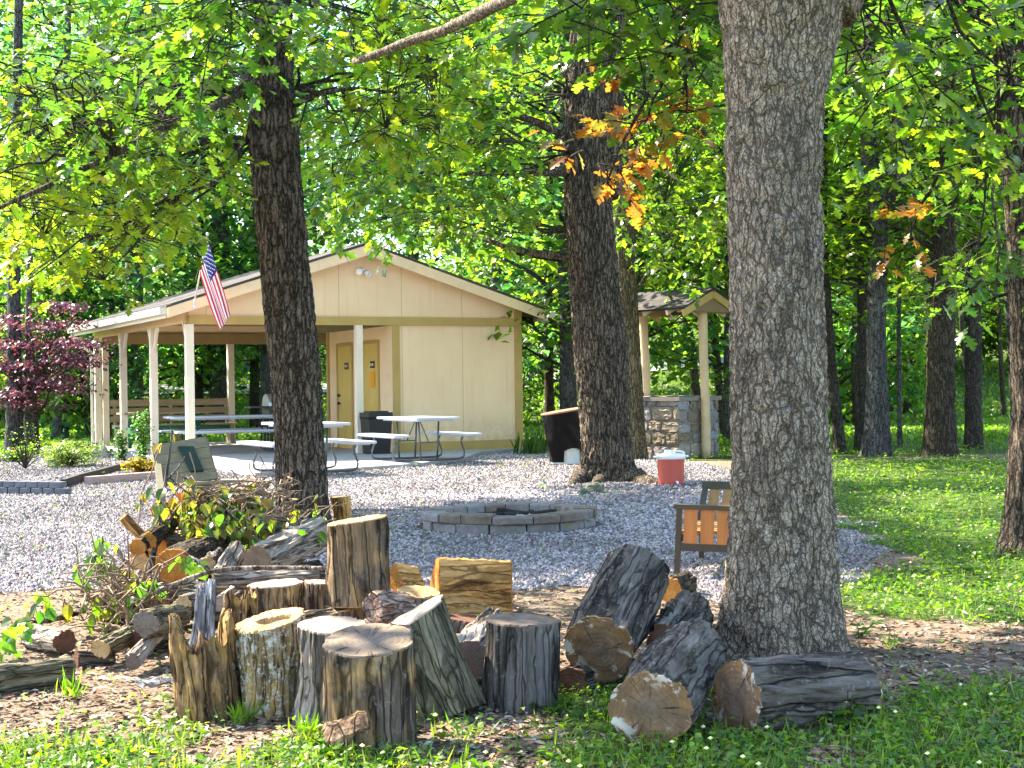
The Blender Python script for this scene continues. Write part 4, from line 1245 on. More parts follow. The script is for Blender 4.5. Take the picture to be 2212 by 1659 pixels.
# flood light on the gable
fl = MB()
fl.box((-W / 2 - .02, -.03, 3.33), (.14, .05, .07))
fo = fl.obj('flood_light', M['lamp'], sh)
for s in (-1, 1):
    lm_ = MB()
    lm_.lathe([(.0, -.09), (.035, -.085), (.045, -.03), (.062, .03), (.060, .05), (.05, .04), (.0, .035)], 16)
    o = lm_.obj('lamp_head', M['lamp'], fo, True)
    o.location = (-W / 2 - .02 + s * .08, -.12, 3.30 - .02 * s)
    o.rotation_euler = (math.radians(115), 0, s * .5)

# ------------------------------------------------------------------ flag
FT, FBk = at(447.5, 512, 25.35), at(419, 656, 25.93)
t = thing('flag', 'stars and stripes flag hanging limp from a slanted pole on the shelter roof edge', 'flag', FBk)
mb = MB()
mb.tube([FBk, FBk + (FT - FBk) * 1.02], .014, 10)
mb.lathe([(0, 0), (.02, .005), (.026, .03), (.015, .05), (0, .055)], 10, FT + (FT - FBk) * .02)
mb.obj('pole', M['pole'], t, True, True)
mb = MB()
mb.tube([FBk + (FT - FBk) * -.01, FBk + (FT - FBk) * .07], .019, 10)
mb.box(FBk + np.array([0, .03, -.03]), (.045, .05, .10))
mb.obj('bracket', M['lamp'], t, False, True)
mp = lambda x, y, dd: at(360 + .1563 * x, 468 + .1563 * y, dd)
T0, T1, B0, B1 = mp(560, 292, 25.33), mp(872, 1360, 25.5), mp(462, 775, 25.6), mp(745, 1570, 25.66)
ni, nj = 53, 60
hh, ff = np.meshgrid(np.linspace(0, 1, ni), np.linspace(0, 1, nj), indexing='ij')
Gf = (T0 * (1 - hh)[..., None] + B0 * hh[..., None]) * (1 - ff)[..., None] + (T1 * (1 - hh)[..., None] + B1 * hh[..., None]) * ff[..., None]
amp = .055 * ff ** .7
Gf[..., 1] += amp * np.sin(hh * 11 + 1.5 * ff) - .03 * np.sin(ff * 6 + hh * 2)
Gf[..., 0] += .05 * ff * (1 - ff) * np.sin(hh * 9 + 1) - .12 * (ff * (1 - ff)) * hh
mb = MB()
st_ = np.minimum((hh[:-1, :-1] * 13).astype(int), 12)
can = (st_ < 7) & (ff[:-1, :-1] < .40)
i, j = np.meshgrid(np.arange(ni - 1), np.arange(nj - 1), indexing='ij')
Q = np.stack([i * nj + j, (i + 1) * nj + j, (i + 1) * nj + j + 1, i * nj + j + 1], -1)
first = True
for k, sel in enumerate([(st_ % 2 == 0) & ~can, (st_ % 2 == 1) & ~can, can]):
    mb.mi = k
    if first:
        mb.add(Gf.reshape(-1, 3), Q[sel])
        first = False
    else:
        mb.f.append(Q[sel])
        mb.m.append(np.full(sel.sum(), k))
cl = mb.obj('cloth', [M['fred'], M['fwhite'], M['fblue']], t, True, True)
mb = MB()
for rI in range(9):
    for cI in range(6 if rI % 2 == 0 else 5):
        h_, f_ = (rI + .8) / 9.6 * 7 / 13, (cI + (.55 if rI % 2 == 0 else 1.05)) / 6.1 * .40
        ii, jj = int(h_ * (ni - 1)), int(f_ * (nj - 1))
        o_ = Gf[ii, jj]
        e1 = Gf[ii, jj + 1] - o_
        e2 = Gf[ii + 1, jj] - o_
        e1 = e1 / np.linalg.norm(e1)
        nn = np.cross(e1, e2)
        nn /= np.linalg.norm(nn)
        e2 = np.cross(nn, e1)
        a = np.arange(10) * np.pi / 5
        q = np.where(np.arange(10) % 2 == 0, .017, .0068)
        for sd in (1, -1):
            ring = o_ + sd * .003 * nn + q[:, None] * (np.cos(a)[:, None] * e1 + np.sin(a)[:, None] * e2)
            mb.add(np.vstack([o_ + sd * .003 * nn, ring]), np.stack([np.zeros(10, int), 1 + np.arange(10), 1 + (np.arange(10) + 1) % 10], 1))
so_ = mb.obj('stars', M['fwhite'], cl, False)
so_.data.transform(Matrix.Translation(-Vector(t.location)))

# ------------------------------------------------------------------ tables and benches
def rrect(w_, h_, r, n=4):
    P = []
    for cx, cy, a0 in ((w_ / 2 - r, h_ / 2 - r, 0), (-w_ / 2 + r, h_ / 2 - r, 90), (-w_ / 2 + r, -h_ / 2 + r, 180), (w_ / 2 - r, -h_ / 2 + r, 270)):
        for k in range(n + 1):
            a = math.radians(a0 + 90 * k / n)
            P.append((cx + r * math.cos(a), cy + r * math.sin(a)))
    return P
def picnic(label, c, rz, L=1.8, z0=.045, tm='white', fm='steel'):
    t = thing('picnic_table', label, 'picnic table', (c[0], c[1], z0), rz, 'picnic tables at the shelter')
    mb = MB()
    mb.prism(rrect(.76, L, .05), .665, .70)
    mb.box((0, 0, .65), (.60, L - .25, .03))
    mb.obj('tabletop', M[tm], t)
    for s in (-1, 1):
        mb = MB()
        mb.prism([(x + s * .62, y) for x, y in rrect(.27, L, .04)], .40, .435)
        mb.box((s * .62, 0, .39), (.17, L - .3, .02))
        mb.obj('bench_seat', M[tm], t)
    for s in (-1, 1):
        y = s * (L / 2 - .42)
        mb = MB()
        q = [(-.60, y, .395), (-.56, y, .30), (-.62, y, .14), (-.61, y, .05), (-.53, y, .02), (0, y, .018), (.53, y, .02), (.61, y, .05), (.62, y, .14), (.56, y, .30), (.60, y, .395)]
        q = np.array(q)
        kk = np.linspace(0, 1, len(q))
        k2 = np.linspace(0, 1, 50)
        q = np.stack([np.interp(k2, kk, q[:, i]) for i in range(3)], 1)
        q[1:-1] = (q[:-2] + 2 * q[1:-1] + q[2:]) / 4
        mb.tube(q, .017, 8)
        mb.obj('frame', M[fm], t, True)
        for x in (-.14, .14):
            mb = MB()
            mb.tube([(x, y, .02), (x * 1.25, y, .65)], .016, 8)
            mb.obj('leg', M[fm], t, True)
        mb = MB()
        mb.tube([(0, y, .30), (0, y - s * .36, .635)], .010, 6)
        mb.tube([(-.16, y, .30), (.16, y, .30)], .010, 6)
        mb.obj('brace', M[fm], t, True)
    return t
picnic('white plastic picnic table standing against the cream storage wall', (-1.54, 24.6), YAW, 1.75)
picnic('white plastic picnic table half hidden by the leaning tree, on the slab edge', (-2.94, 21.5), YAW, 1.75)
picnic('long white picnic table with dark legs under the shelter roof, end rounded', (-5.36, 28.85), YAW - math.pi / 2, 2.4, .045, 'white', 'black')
# green wooden table
t = thing('picnic_table', 'green wooden picnic table with slanted legs deep under the shelter roof', 'picnic table', (-7.25, 31.6, .045), YAW - math.pi / 2, 'picnic tables at the shelter')
mb = MB()
for k in range(5):
    mb.box((-.3 + .15 * k, 0, .73), (.14, 1.8, .04))
mb.obj('tabletop', M['benchw'], t)
for s in (-1, 1):
    mb = MB()
    for k in range(2):
        mb.box((s * (.60 + .14 * k), 0, .43), (.13, 1.8, .04))
    mb.obj('bench_seat', M['green'], t)
    for q in (-1, 1):
        mb = MB()
        mb.bar((q * .25, s * .62, .71), (q * .55, s * .62, 0), .05, .12, (0, 1, 0))
        mb.obj('leg', M['green'], t)
    mb = MB()
    mb.box((0, s * .66, .36), (1.45, .04, .10))
    mb.box((0, s * .66, .66), (.72, .04, .09))
    mb.obj('cross_rail', M['green'], t)
# built-in plank bench at the back
p0, p1 = BW(-W + .25, D - .45), BW(-3.45, D - .45)
t = thing('plank_bench', 'long weathered plank bench with a slatted back along the rear of the shelter', 'bench', (p0[0], p0[1], .045), YAW)
Lb = float(np.linalg.norm(p1 - p0))
mb = MB()
for y, z, hgt in ((.30, .58, .13), (.34, .75, .13), (.38, .93, .14)):
    mb.box((Lb / 2, y, z), (Lb, .035, hgt))
mb.obj('backrest', M['benchw'], t)
mb = MB()
for k in range(3):
    mb.box((Lb / 2, -.14 + .14 * k, .44), (Lb, .13, .04))
mb.obj('seat', M['benchw'], t)
mb = MB()
mb.box((Lb / 2, -.1, .33), (Lb - .1, .04, .17))
mb.obj('apron', M['green'], t)
for x in (.1, Lb / 2, Lb - .1):
    mb = MB()
    mb.box((x, .05, .21), (.09, .4, .42))
    mb.bar((x, .28, .3), (x, .42, 1.0), .05, .08, (0, 1, 0))
    mb.obj('leg', M['benchw'], t)
# grill
t = thing('barbecue_grill', 'grill with a domed silver hood mostly hidden behind the leaning tree', 'grill', (*at(612, 900, 30)[:2], .045), YAW)
mb = MB()
a = np.linspace(0, np.pi, 12)
G = np.array([[(x, -.25 * math.cos(q), .86 + .24 * math.sin(q)) for q in a] for x in (-.36, -.34, .34, .36)])
G[0, :, 1:] = G[0, :, 1:] * .96 + np.array([0, .035])
G[-1, :, 1:] = G[-1, :, 1:] * .96 + np.array([0, .035])
mb.grid(G)
mb.add(G[0], np.arange(12)[None]).add(G[-1], np.arange(12)[::-1][None])
mb.obj('hood', M['grillm'], t)
mb = MB()
mb.box((0, 0, .76), (.72, .48, .18))
mb.box((-.55, 0, .84), (.34, .42, .03)).box((.55, 0, .84), (.34, .42, .03))
mb.obj('firebox', M['black'], t)
for x in (-.32, .32):
    for y in (-.2, .2):
        mb = MB()
        mb.box((x, y, .34), (.04, .04, .68))
        mb.obj('leg', M['black'], t)
mb = MB()
mb.tube([(-.3, -.28, .92), (.3, -.28, .92)], .014, 8)
mb.obj('handle', M['steel'], t)
# black bin by the door wall
c = at(813, 940, 27.3)
t = thing('trash_bin', 'tall square black bin standing behind the white table at the storage doors', 'bin', (c[0], c[1], .045), YAW)
mb = MB()
V = []
for z, k in ((0, .19), (.62, .22), (.66, .232), (.70, .232)):
    V.append([(x * k, y * k, z) for x, y in ((-1, -1), (1, -1), (1, 1), (-1, 1))])
mb.grid(np.array(V), wrap=True)
mb.add(V[0], np.arange(4)[::-1][None])
mb.obj('body', M['blackpl'], t)
mb = MB()
mb.prism(rrect(.48, .48, .04), .702, .74)
mb.prism(rrect(.36, .36, .04), .74, .765)
mb.obj('lid', M['blackpl'], t)

# ------------------------------------------------------------------ stone well with a little roof
a_ = np.array([.7071, -.7071]); b_ = np.array([.7071, .7071])
WR = np.array([3.2, 25.25])
t = thing('stone_well', 'square field-stone well with two round posts and a small shingled gable roof', 'well', (WR[0], WR[1], 0), math.atan2(a_[1], a_[0]))
# local x along the ridge to the right-front, local y to the back-right
X0, X1, Y0, Y1, HW = -1.38, -.10, -.56, .52, .96
mb = MB()
mb.box(((X0 + X1) / 2, (Y0 + Y1) / 2, HW / 2 - .05), (X1 - X0 - .06, Y1 - Y0 - .06, HW + .1))
mb.obj('mortar_core', M['mortar'], t)
mb = MB()
rw = np.random.default_rng(90)
def stoneface(o, ex, ey_len, nrm):
    z = .01
    while z < HW - .03:
        hgt = min(rw.uniform(.13, .26), HW - z)
        if HW - z - hgt < .06:
            hgt = HW - z
        x = 0
        while x < ey_len - .02:
            wd = min(rw.uniform(.16, .48), ey_len - x)
            if ey_len - x - wd < .09:
                wd = ey_len - x
            zj = rw.uniform(-.012, .012)
            m = 14
            an = np.linspace(0, 2 * np.pi, m, endpoint=False)
            sq = (np.abs(np.cos(an)) ** 5 + np.abs(np.sin(an)) ** 5) ** (-.2)
            rx, rz_ = (wd / 2 - .012) * sq * (1 + .07 * rw.normal(size=m)).clip(.86, 1.03), (hgt / 2 - .012) * sq * (1 + .07 * rw.normal(size=m)).clip(.86, 1.03)
            px_, pz_ = x + wd / 2 + rx * np.cos(an), z + hgt / 2 + zj + rz_ * np.sin(an)
            col = np.array([(.30, .29, .28), (.29, .24, .18), (.22, .21, .20), (.33, .28, .22), (.20, .165, .115), (.26, .27, .29)][rw.integers(0, 6)])
            rings = []
            for sc_, dp in ((1, 0.0), (1, .016), (.93, .028), (.5, .032)):
                qx, qz = x + wd / 2 + (px_ - x - wd / 2) * sc_, z + hgt / 2 + (pz_ - z - hgt / 2) * sc_
                dd = dp + (.006 * rw.normal(size=m) if sc_ < 1 else 0)
                rings.append(np.array([o[0] + ex[0] * qx + nrm[0] * dd, o[1] + ex[1] * qx + nrm[1] * dd, qz]).T)
            mb.grid(np.array(rings), col, True)
            mb.add(rings[-1], np.arange(m)[None], col)
            x += wd
        z += hgt
stoneface((X0, Y0 + .03), (1, 0), X1 - X0, (0, -1))
stoneface((X1 - .03, Y0), (0, 1), Y1 - Y0, (1, 0))
stoneface((X0, Y1 - .03), (1, 0), X1 - X0, (0, 1))
stoneface((X0 + .03, Y0), (0, 1), Y1 - Y0, (-1, 0))
mb.obj('wall', M['stone'], t, cols=True)
mb = MB()
G = np.array([[(x, y, HW + .055 + .012 * vn(np.array([x * 5, y * 5, 0.])) ) for x in np.linspace(X0 - .03, X1 + .03, 14)] for y in np.linspace(Y0 - .03, Y1 + .03, 12)])
mb.grid(G)
mb.box(((X0 + X1) / 2, (Y0 + Y1) / 2, HW + .012), (X1 - X0 + .06, Y1 - Y0 + .06, .07))
mb.obj('cap_slab', M['mortar'], t)
for x, z0, zt in ((0, -.05, 2.50), (-1.28, HW + .03, 2.50)):
    mb = MB()
    k = np.linspace(0, 1, 14)
    mb.tube(np.c_[x + .012 * np.sin(k * 5), .01 * np.cos(k * 4), z0 + (zt - z0) * k], .075 * (1 + .05 * np.sin(k * 9 + x)), 14)
    mb.obj('post', M['well_post'], t, True)
zpk, zev, hw_ = 2.76, 2.42, .80
xa, xb = -1.62, .22
for s in (-1, 1):
    mb = MB()
    V = [(x, 0, zpk + z) for x in (xa, xb) for z in (0, .03)] + [(x, s * hw_, zev + z) for x in (xa, xb) for z in (0, .03)]
    mb.add(V, np.array([[0, 2, 6, 4], [1, 5, 7, 3], [0, 4, 5, 1], [2, 3, 7, 6], [4, 6, 7, 5], [0, 1, 3, 2]]))
    sl_ = (zpk - zev) / hw_
    for k in range(6):
        y = .07 + .14 * k
        xs0 = xa - .01
        while xs0 < xb:
            xe_ = min(xs0 + rw.uniform(.16, .34), xb + .01)
            mb.bar((xs0, s * y, zpk + .038 - sl_ * y + rw.uniform(0, .006)), (xe_ - .006, s * y, zpk + .038 - sl_ * y + rw.uniform(0, .006)), .155, .010, (0, s * sl_, 1))
            xs0 = xe_
    mb.obj('roof', M['shingle'], t)
    mb = MB()
    mb.bar((xb - .02, 0, zpk - .06), (xb - .02, s * hw_, zev - .06), .035, .12, (0, 0, 1))
    mb.obj('rake_board', M['ochre'], t)
    mb = MB()
    mb.bar((xa + .02, 0, zpk - .06), (xa + .02, s * hw_, zev - .06), .035, .12, (0, 0, 1))
    mb.obj('rake_board', M['ochre'], t)
    for x in (-1.3, -.65, -.15):
        mb = MB()
        mb.bar((x, s * .1, zpk - .085), (x, s * (hw_ - .02), zev - .04), .04, .08, (0, 0, 1))
        mb.obj('rafter', M['cream_post'], t)
mb = MB()
V = [(x, y, z) for x in (xb - .045, xb - .075) for y, z in ((-hw_ + .1, zev - .02), (hw_ - .1, zev - .02), (0, zpk - .03))]
mb.add(V, [np.array([[0, 1, 2], [5, 4, 3]]), np.array([[0, 3, 4, 1], [1, 4, 5, 2], [2, 5, 3, 0]])])
mb.obj('gable_panel', M['gable_tan'], t)
mb = MB()
mb.bar((xa + .05, 0, 2.56), (xb - .1, 0, 2.56), .09, .12)
mb.box((0, 0, 2.44), (.09, 1.3, .10)).box((-1.28, 0, 2.44), (.09, 1.3, .10))
mb.obj('beam', M['soffit'], t)

# ------------------------------------------------------------------ cooler, trash can
c = gp(1453, 1053)
c[1] += .15
t = thing('drink_cooler', 'round red-orange drink cooler with a white screw lid beside the big tree root', 'cooler', (c[0], c[1], .005), .3)
mb = MB()
mb.lathe([(0, 0), (.135, 0), (.148, .012), (.152, .05), (.160, .30), (.163, .315), (.163, .325)], 40)
mb.obj('body', M['cooler'], t, True)
mb = MB()
mb.lathe([(.163, .322), (.170, .325), (.172, .372), (.162, .384), (.05, .392), (.0, .393)], 40)
mb.lathe([(.045, .39), (.045, .425), (.038, .43), (0, .43)], 20, (-.03, .02, 0))
mb.obj('lid', M['coolerw'], t, True)
mb = MB()
mb.tube([(.16, -.06, .35), (.19, -.06, .352), (.20, 0, .352), (.19, .06, .352), (.16, .06, .35)], .013, 8)
mb.tube([(-.16, -.06, .35), (-.19, -.06, .352), (-.20, 0, .352), (-.19, .06, .352), (-.16, .06, .35)], .013, 8)
mb.tube([(-.02, .0, .41), (.06, -.03, .42), (.13, -.05, .405), (.15, -.06, .385)], .011, 8)
mb.obj('handle', M['coolerw'], t, True)
mb = MB()
mb.tube([(0, -.15, .06), (0, -.19, .06), (0, -.195, .035)], .013, 8)
mb.obj('spigot', M['coolerw'], t, True)

c = gp(1228, 1003)
t = thing('trash_can', 'pale ribbed trash can under a black bin bag with a red-brown board on top', 'trash can', (c[0], c[1] + .25, 0), 0)
n = 72
th = np.linspace(0, 2 * np.pi, n, endpoint=False)
def canring(k, z, ex=0.0):
    r_ = .245 + .085 * k + ex
    lean = .02 * k
    return r_, lean
mb = MB()
G = []
for z in np.linspace(0, .78, 30):
    k = z / .78
    rr_ = .24 + .075 * k + .006 * np.cos(th * 24) * (z > .06) + (.018 if z < .05 else 0)
    G.append(np.stack([rr_ * np.cos(th) - .03 * k, rr_ * np.sin(th), z + 0 * th], 1))
mb.grid(np.array(G), wrap=True)
mb.obj('can_body', M['canw'], t, True)
mb = MB()
G = []
for k in np.linspace(0, 1, 40):
    zb_ = np.where(np.abs(np.angle(np.exp(1j * (th + 1.25)))) < .55, .20 + .05 * np.cos((th + 1.25) * 3), .03)
    z = zb_ + (.80 - zb_) * k
    wr = .010 * fbm(np.stack([np.cos(th) * 3 + z * 5, np.sin(th) * 3 + 0 * z, z * 2.2], -1), 77, 3) + .008 * np.sin(th * 7 + z * 6)
    rr_ = .27 + .085 * z / .8 + wr
    G.append(np.stack([rr_ * np.cos(th) - .04 * z, rr_ * np.sin(th), z + .10 * (rr_ * np.cos(th)) * k], 1))
mb.grid(np.array(G), wrap=True)
mb.obj('bin_bag', M['bag'], t, True)
mb = MB()
mb.lathe([(0, -.012), (.385, -.012), (.39, 0), (.385, .014), (0, .018)], 40)
o = mb.obj('lid', M['lidr'], t)
o.location = (-.03, 0, .82)
o.rotation_euler = (.02, -.15, 0)

# ------------------------------------------------------------------ fire pit
pc = (gp(1100, 1156) + np.array([0, .80, 0]))
FPX, FPY = float(pc[0]) + .0, float(pc[1])
t = thing('fire_pit', 'round low fire pit ringed with grey concrete blocks on the gravel', 'fire pit', (FPX, FPY, 0))
R0 = .76
nb = 17
rb = np.random.default_rng(5)
def ringblock(a0, a1, ri, ro, z0, z1, sd):
    mb = MB()
    na, nz, nr_ = 7, 5, 5
    r_ = np.random.default_rng(sd)
    aa = np.linspace(a0, a1, na)
    faces = []
    def patch(f):
        mb.grid(np.array(f))
    def pt(a, rad, z):
        p = np.array([rad * math.cos(a), rad * math.sin(a), z])
        k = .012 * float(fbm(p * 9 + sd, 3, 2))
        return p + np.array([math.cos(a) * k, math.sin(a) * k, k * .4 * (z > .05)])
    def sm(q, lo, hi, b=.012):
        return min(max(q, lo + 0), hi)
    zz_ = np.array([z0, z0 + .008, (z0 + z1) / 2, z1 - .012, z1])
    ins = np.array([.006, 0, 0, 0, .012])
    patch([[pt(a, ro - i_, z) for a in aa] for z, i_ in zip(zz_, ins)])
    patch([[pt(a, ri + i_, z) for a in aa[::-1]] for z, i_ in zip(zz_, ins)])
    patch([[pt(a, q, z1) for a in aa] for q in np.linspace(ro - .012, ri + .012, nr_)])
    patch([[pt(a, q, z0) for a in aa[::-1]] for q in np.linspace(ro - .006, ri + .006, nr_)])
    for a, rev in ((a0, 1), (a1, -1)):
        patch([[pt(a, q, z) for q in np.linspace(ri + i_, ro - i_, nr_)][::rev] for z, i_ in zip(zz_, ins)])
    return mb
edges = np.sort(np.arange(nb) / nb * 2 * np.pi + rb.normal(size=nb) * .03) + .12
for k in range(nb):
    a0, a1 = edges[k] + .008, (edges[k + 1] if k < nb - 1 else edges[0] + 2 * np.pi) - .008
    ringblock(a0, a1, R0 - .21, R0 + rb.normal() * .010, .078, .152 + rb.normal() * .006, 300 + k).obj('ring_block', M['block'], t)
mb = MB()
for k in range(15):
    a0 = k / 15 * 2 * np.pi + .3
    q = ringblock(a0 + .01, a0 + 2 * np.pi / 15 - .01, R0 - .20, R0 - .035 + rb.normal() * .010, -.06, .076, 340 + k)
    mb.mi = 0
    for v_, f_ in ((np.concatenate(q.v), [np.concatenate(q.f)]),):
        mb.add(v_, f_)
mb.obj('lower_course', M['block'], t)
mb = MB()
G = np.array([[(q * (R0 - .20) * math.cos(a), q * (R0 - .20) * math.sin(a), .055 + .03 * float(fbm(np.array([q * math.cos(a) * 6, q * math.sin(a) * 6, 0.]), 9)) + .03 * (1 - q)) for a in np.linspace(0, 2 * np.pi, 48, endpoint=False)] for q in np.linspace(1, .02, 22)])
mb.grid(G, wrap=True)
mb.obj('ash_bed', M['ash'], t, True)
for k, (x0, y0, x1, y1) in enumerate(((-.32, -.1, .28, .12), (-.05, -.28, .2, .33), (-.1, .2, .4, -.05))):
    mb = MB()
    z = .075 + .015 * k
    q = np.linspace(0, 1, 14)
    P_ = np.c_[FPX + x0 + (x1 - x0) * q, FPY + y0 + (y1 - y0) * q, z + .015 * np.sin(q * 5 + k)]
    mb.tube(P_, .032 * (1 + .25 * vn(P_ * 14, k)), 10)
    lb_ = ['charred log stretched lengthwise across the ash of the fire pit', 'charred log crossing the fire pit from front to back', 'thin charred log lying on the other burnt ones in the fire pit'][k]
    tag(mb.obj('charred_log', M['char'], loc=(FPX, FPY, z)), lb_, 'log', 'charred logs in the fire pit')
# mossy stones near the pit
def rock(name, label, u, v, d, wd, hgt, mat, sd, group=None):
    c = at(u, v, d)
    mb = MB()
    a = np.linspace(0, 2 * np.pi, 24, endpoint=False)
    G = []
    for ph in np.linspace(-.6, 1.5, 12):
        G.append(np.stack([wd / 2 * np.cos(ph) * np.cos(a), wd / 2 * np.cos(ph) * np.sin(a) * .8, hgt * np.sin(ph) + 0 * a], 1))
    G = np.array(G)
    G = G * (1 + .28 * fbm(G * 5 / max(wd, .1) * .5 + sd, sd, 3))[..., None]
    mb.grid(G, wrap=True)
    mb.add(G[-1], np.arange(24)[None])
    mb.obj  # keep
    o = mb.obj(name, M[mat], smooth=False)
    o.location = (c[0], c[1], float(hz(c[0], c[1])))
    return tag(o, label, 'rock', group)
rock('rock', 'small mossy stone on the gravel between the fire pit and the massive tree', 1287, 1060, 17.0, .22, .12, 'rockmoss', 3)
rock('rock', 'flat mossy stone just left of the other mossy one near the fire pit', 1262, 1070, 16.6, .18, .06, 'rockmoss', 6)
rock('rock', 'pale grey boulder in the flower bed at the foot of the shelter corner post', 216, 990, 28.5, .28, .24, 'rock', 9)

# ------------------------------------------------------------------ slatted garden chair behind the oak
lg = gp(1466, 1253)
t = thing('garden_chair', 'low garden chair of dark rails and orange slats half hidden behind the pale oak', 'chair', (lg[0], lg[1], 0), math.radians(-14))
cw = .62
def cb(name, mat, *bars, par=t):
    m = MB()
    for (a, b, w1, h1) in bars:
        m.bar(a, b, w1, h1, (0, 1, 0) if abs(b[2] - a[2]) > abs(b[0] - a[0]) + abs(b[1] - a[1]) else (0, 0, 1))
    return m.obj(name, M[mat], par)
for x in (.0, cw):
    cb('leg', 'chairdark', ((x - .012, 0, 0), (x + .012, 0, .44), .034, .034))
    cb('leg', 'chairdark', ((x + .02, .98, 0), (x + .03, .98, .24), .034, .034))
cb('arm_rail', 'chairdark', ((-.02, 0, .452), (cw + .03, -.01, .43), .05, .028))
cb('lower_rail', 'chairdark', ((.0, .0, .205), (cw, .0, .185), .03, .045))
for k in range(5):
    x = .078 + .102 * k
    cb('slat', 'slat_or', ((x - .004, -.004, .222 - .003 * k), (x + .004, -.004, .437 - .003 * k), .082, .014))
cb('side_rail', 'chairdark', ((.02, .0, .26), (.03, .98, .24), .03, .045))
cb('side_rail', 'chairdark', ((cw, .0, .26), (cw, .98, .24), .03, .045))
for k in range(6):
    y = .1 + .13 * k
    cb('seat_slat', 'slat_br', ((.015, y, .29), (cw, y, .285), .09, .016))
cb('back_post', 'chairteal', ((.02, .86, .24), (.05, 1.02, .50), .035, .05))
cb('back_post', 'chairteal', ((cw + .02, .86, .24), (cw + .05, 1.02, .50), .035, .05))
cb('top_rail', 'chairteal', ((.03, 1.02, .515), (cw + .1, 1.02, .50), .045, .05))
for k in range(6):
    x = .10 + .09 * k
    cb('back_slat', 'slat_br', ((x, .88, .26), (x + .015, 1.01, .49), .066, .014))

# ------------------------------------------------------------------ plank board beside the slab
d = 18.9
sp = lambda x, y, dd: at(302.4 + .15625 * x, 828 + .15625 * y, dd)
TL, TR, BR, BL = sp(185, 855, d), sp(905, 730, d + .25), sp(1060, 1320, d - .05), sp(300, 1420, d - .3)
base = gp(345, 1058)
t = thing('plank_board', 'slanted board of pale planks with a dark green panel, standing at the slab edge', 'board', (base[0], base[1], 0))
e_u = (TR - TL) / np.linalg.norm(TR - TL)
e_v = (BL - TL)
nrm = np.cross(e_u, e_v)
nrm /= np.linalg.norm(nrm)
if nrm[1] > 0:
    nrm = -nrm
for k in range(4):
    a, b = k / 4 + .006, (k + 1) / 4 - .006
    q = lambda s_, r_: (TL * (1 - s_) + TR * s_) * (1 - r_) + (BL * (1 - s_) + BR * s_) * r_
    mb = MB()
    f = np.array([q(0, a), q(1 + .01 * (k % 2), a), q(1 + .01 * (k % 2), b), q(0, b)])
    V = np.vstack([f, f - nrm * .03])
    mb.add(V, np.array([[0, 1, 2, 3], [7, 6, 5, 4], [0, 4, 5, 1], [1, 5, 6, 2], [2, 6, 7, 3], [3, 7, 4, 0]]))
    mb.obj('plank', M['plank'], t, world=True)
mb = MB()
f = np.array([sp(525, 855, d), sp(745, 812, d), sp(872, 1258, d), sp(690, 1305, d)])
f = np.array([p - nrm * np.dot(p - TL, nrm) + nrm * .045 for p in f])
V = np.vstack([f, f - nrm * .06])
mb.add(V, np.array([[0, 1, 2, 3], [7, 6, 5, 4], [0, 4, 5, 1], [1, 5, 6, 2], [2, 6, 7, 3], [3, 7, 4, 0]]))
mb.obj('panel', M['panel'], t, world=True)
for s_ in (0.0, 1.0):
    p = TL * (1 - s_) + TR * s_
    p2 = BL * (1 - s_) + BR * s_
    mb = MB()
    mb.bar(p - nrm * .06, p2 - nrm * .06, .05, .05)
    mb.obj('batten', M['plank'], t, world=True)
mb = MB()
mb.bar(sp(250, 1050, d - .15) - nrm * .10, np.array([*gp(347, 1062)[:2], 0.]), .075, .075)
mb.obj('leg', M['plank'], t, world=True)
mb = MB()
mb.bar(np.array([*at(478, 1035, d + .2)[:2], .0]), BR - nrm * .06, .07, .07)
mb.obj('leg', M['plank'], t, world=True)
mb = MB()
mb.bar(at(410, 1043, d - .2), at(545, 1037, d + .3), .30, .035)
mb.bar(at(420, 1054, d - .2), at(470, 1049, d), .05, .10)
mb.obj('base_plank', M['plank'], t, world=True)

# ------------------------------------------------------------------ flower bed: retaining wall, edging, timber, plants
t = thing('retaining_wall', 'low curved wall of grey blocks at the flower bed on the far left', 'wall', gp(60, 1066))
for row in range(2):
    for k in range(12):
        uu = -150 + 25 * k + (12 if row % 2 else 0)
        if uu > 138 - 10 * row:
            continue
        p0, p1 = gp(uu, 1066 + .02 * uu - 2), gp(uu + 24, 1066 + .02 * uu - 2)
        bb = MB()
        z = .075 * row + .03
        bb.bar(p0 + np.array([0, .04 * row, z]), p1 + np.array([-.008, .04 * row, z]), .16, .07)
        bb.obj('wall_block', M['wallblock'], t, world=True)
mb = MB()
q = [gp(u, v) for u, v in [(136, 1054), (170, 1042), (215, 1030), (255, 1018), (288, 1010)]]
for a, b in zip(q[:-1], q[1:]):
    mb.bar(a + np.array([0, 0, .05]), b + np.array([0, 0, .05]), .06, .12)
tag(mb.obj('bed_edging', M['edging'], loc=q[0]), 'black edging board curving along the front of the flower bed', 'edging')
mb = MB()
a, b = gp(189, 1046), gp(338, 1034)
mb.bar(a + np.array([0, 0, .05]), b + np.array([0, 0, .05]), .12, .10)
tag(mb.obj('landscape_timber', M['timber'], loc=a), 'weathered pinkish timber lying on the gravel before the flower bed', 'timber')

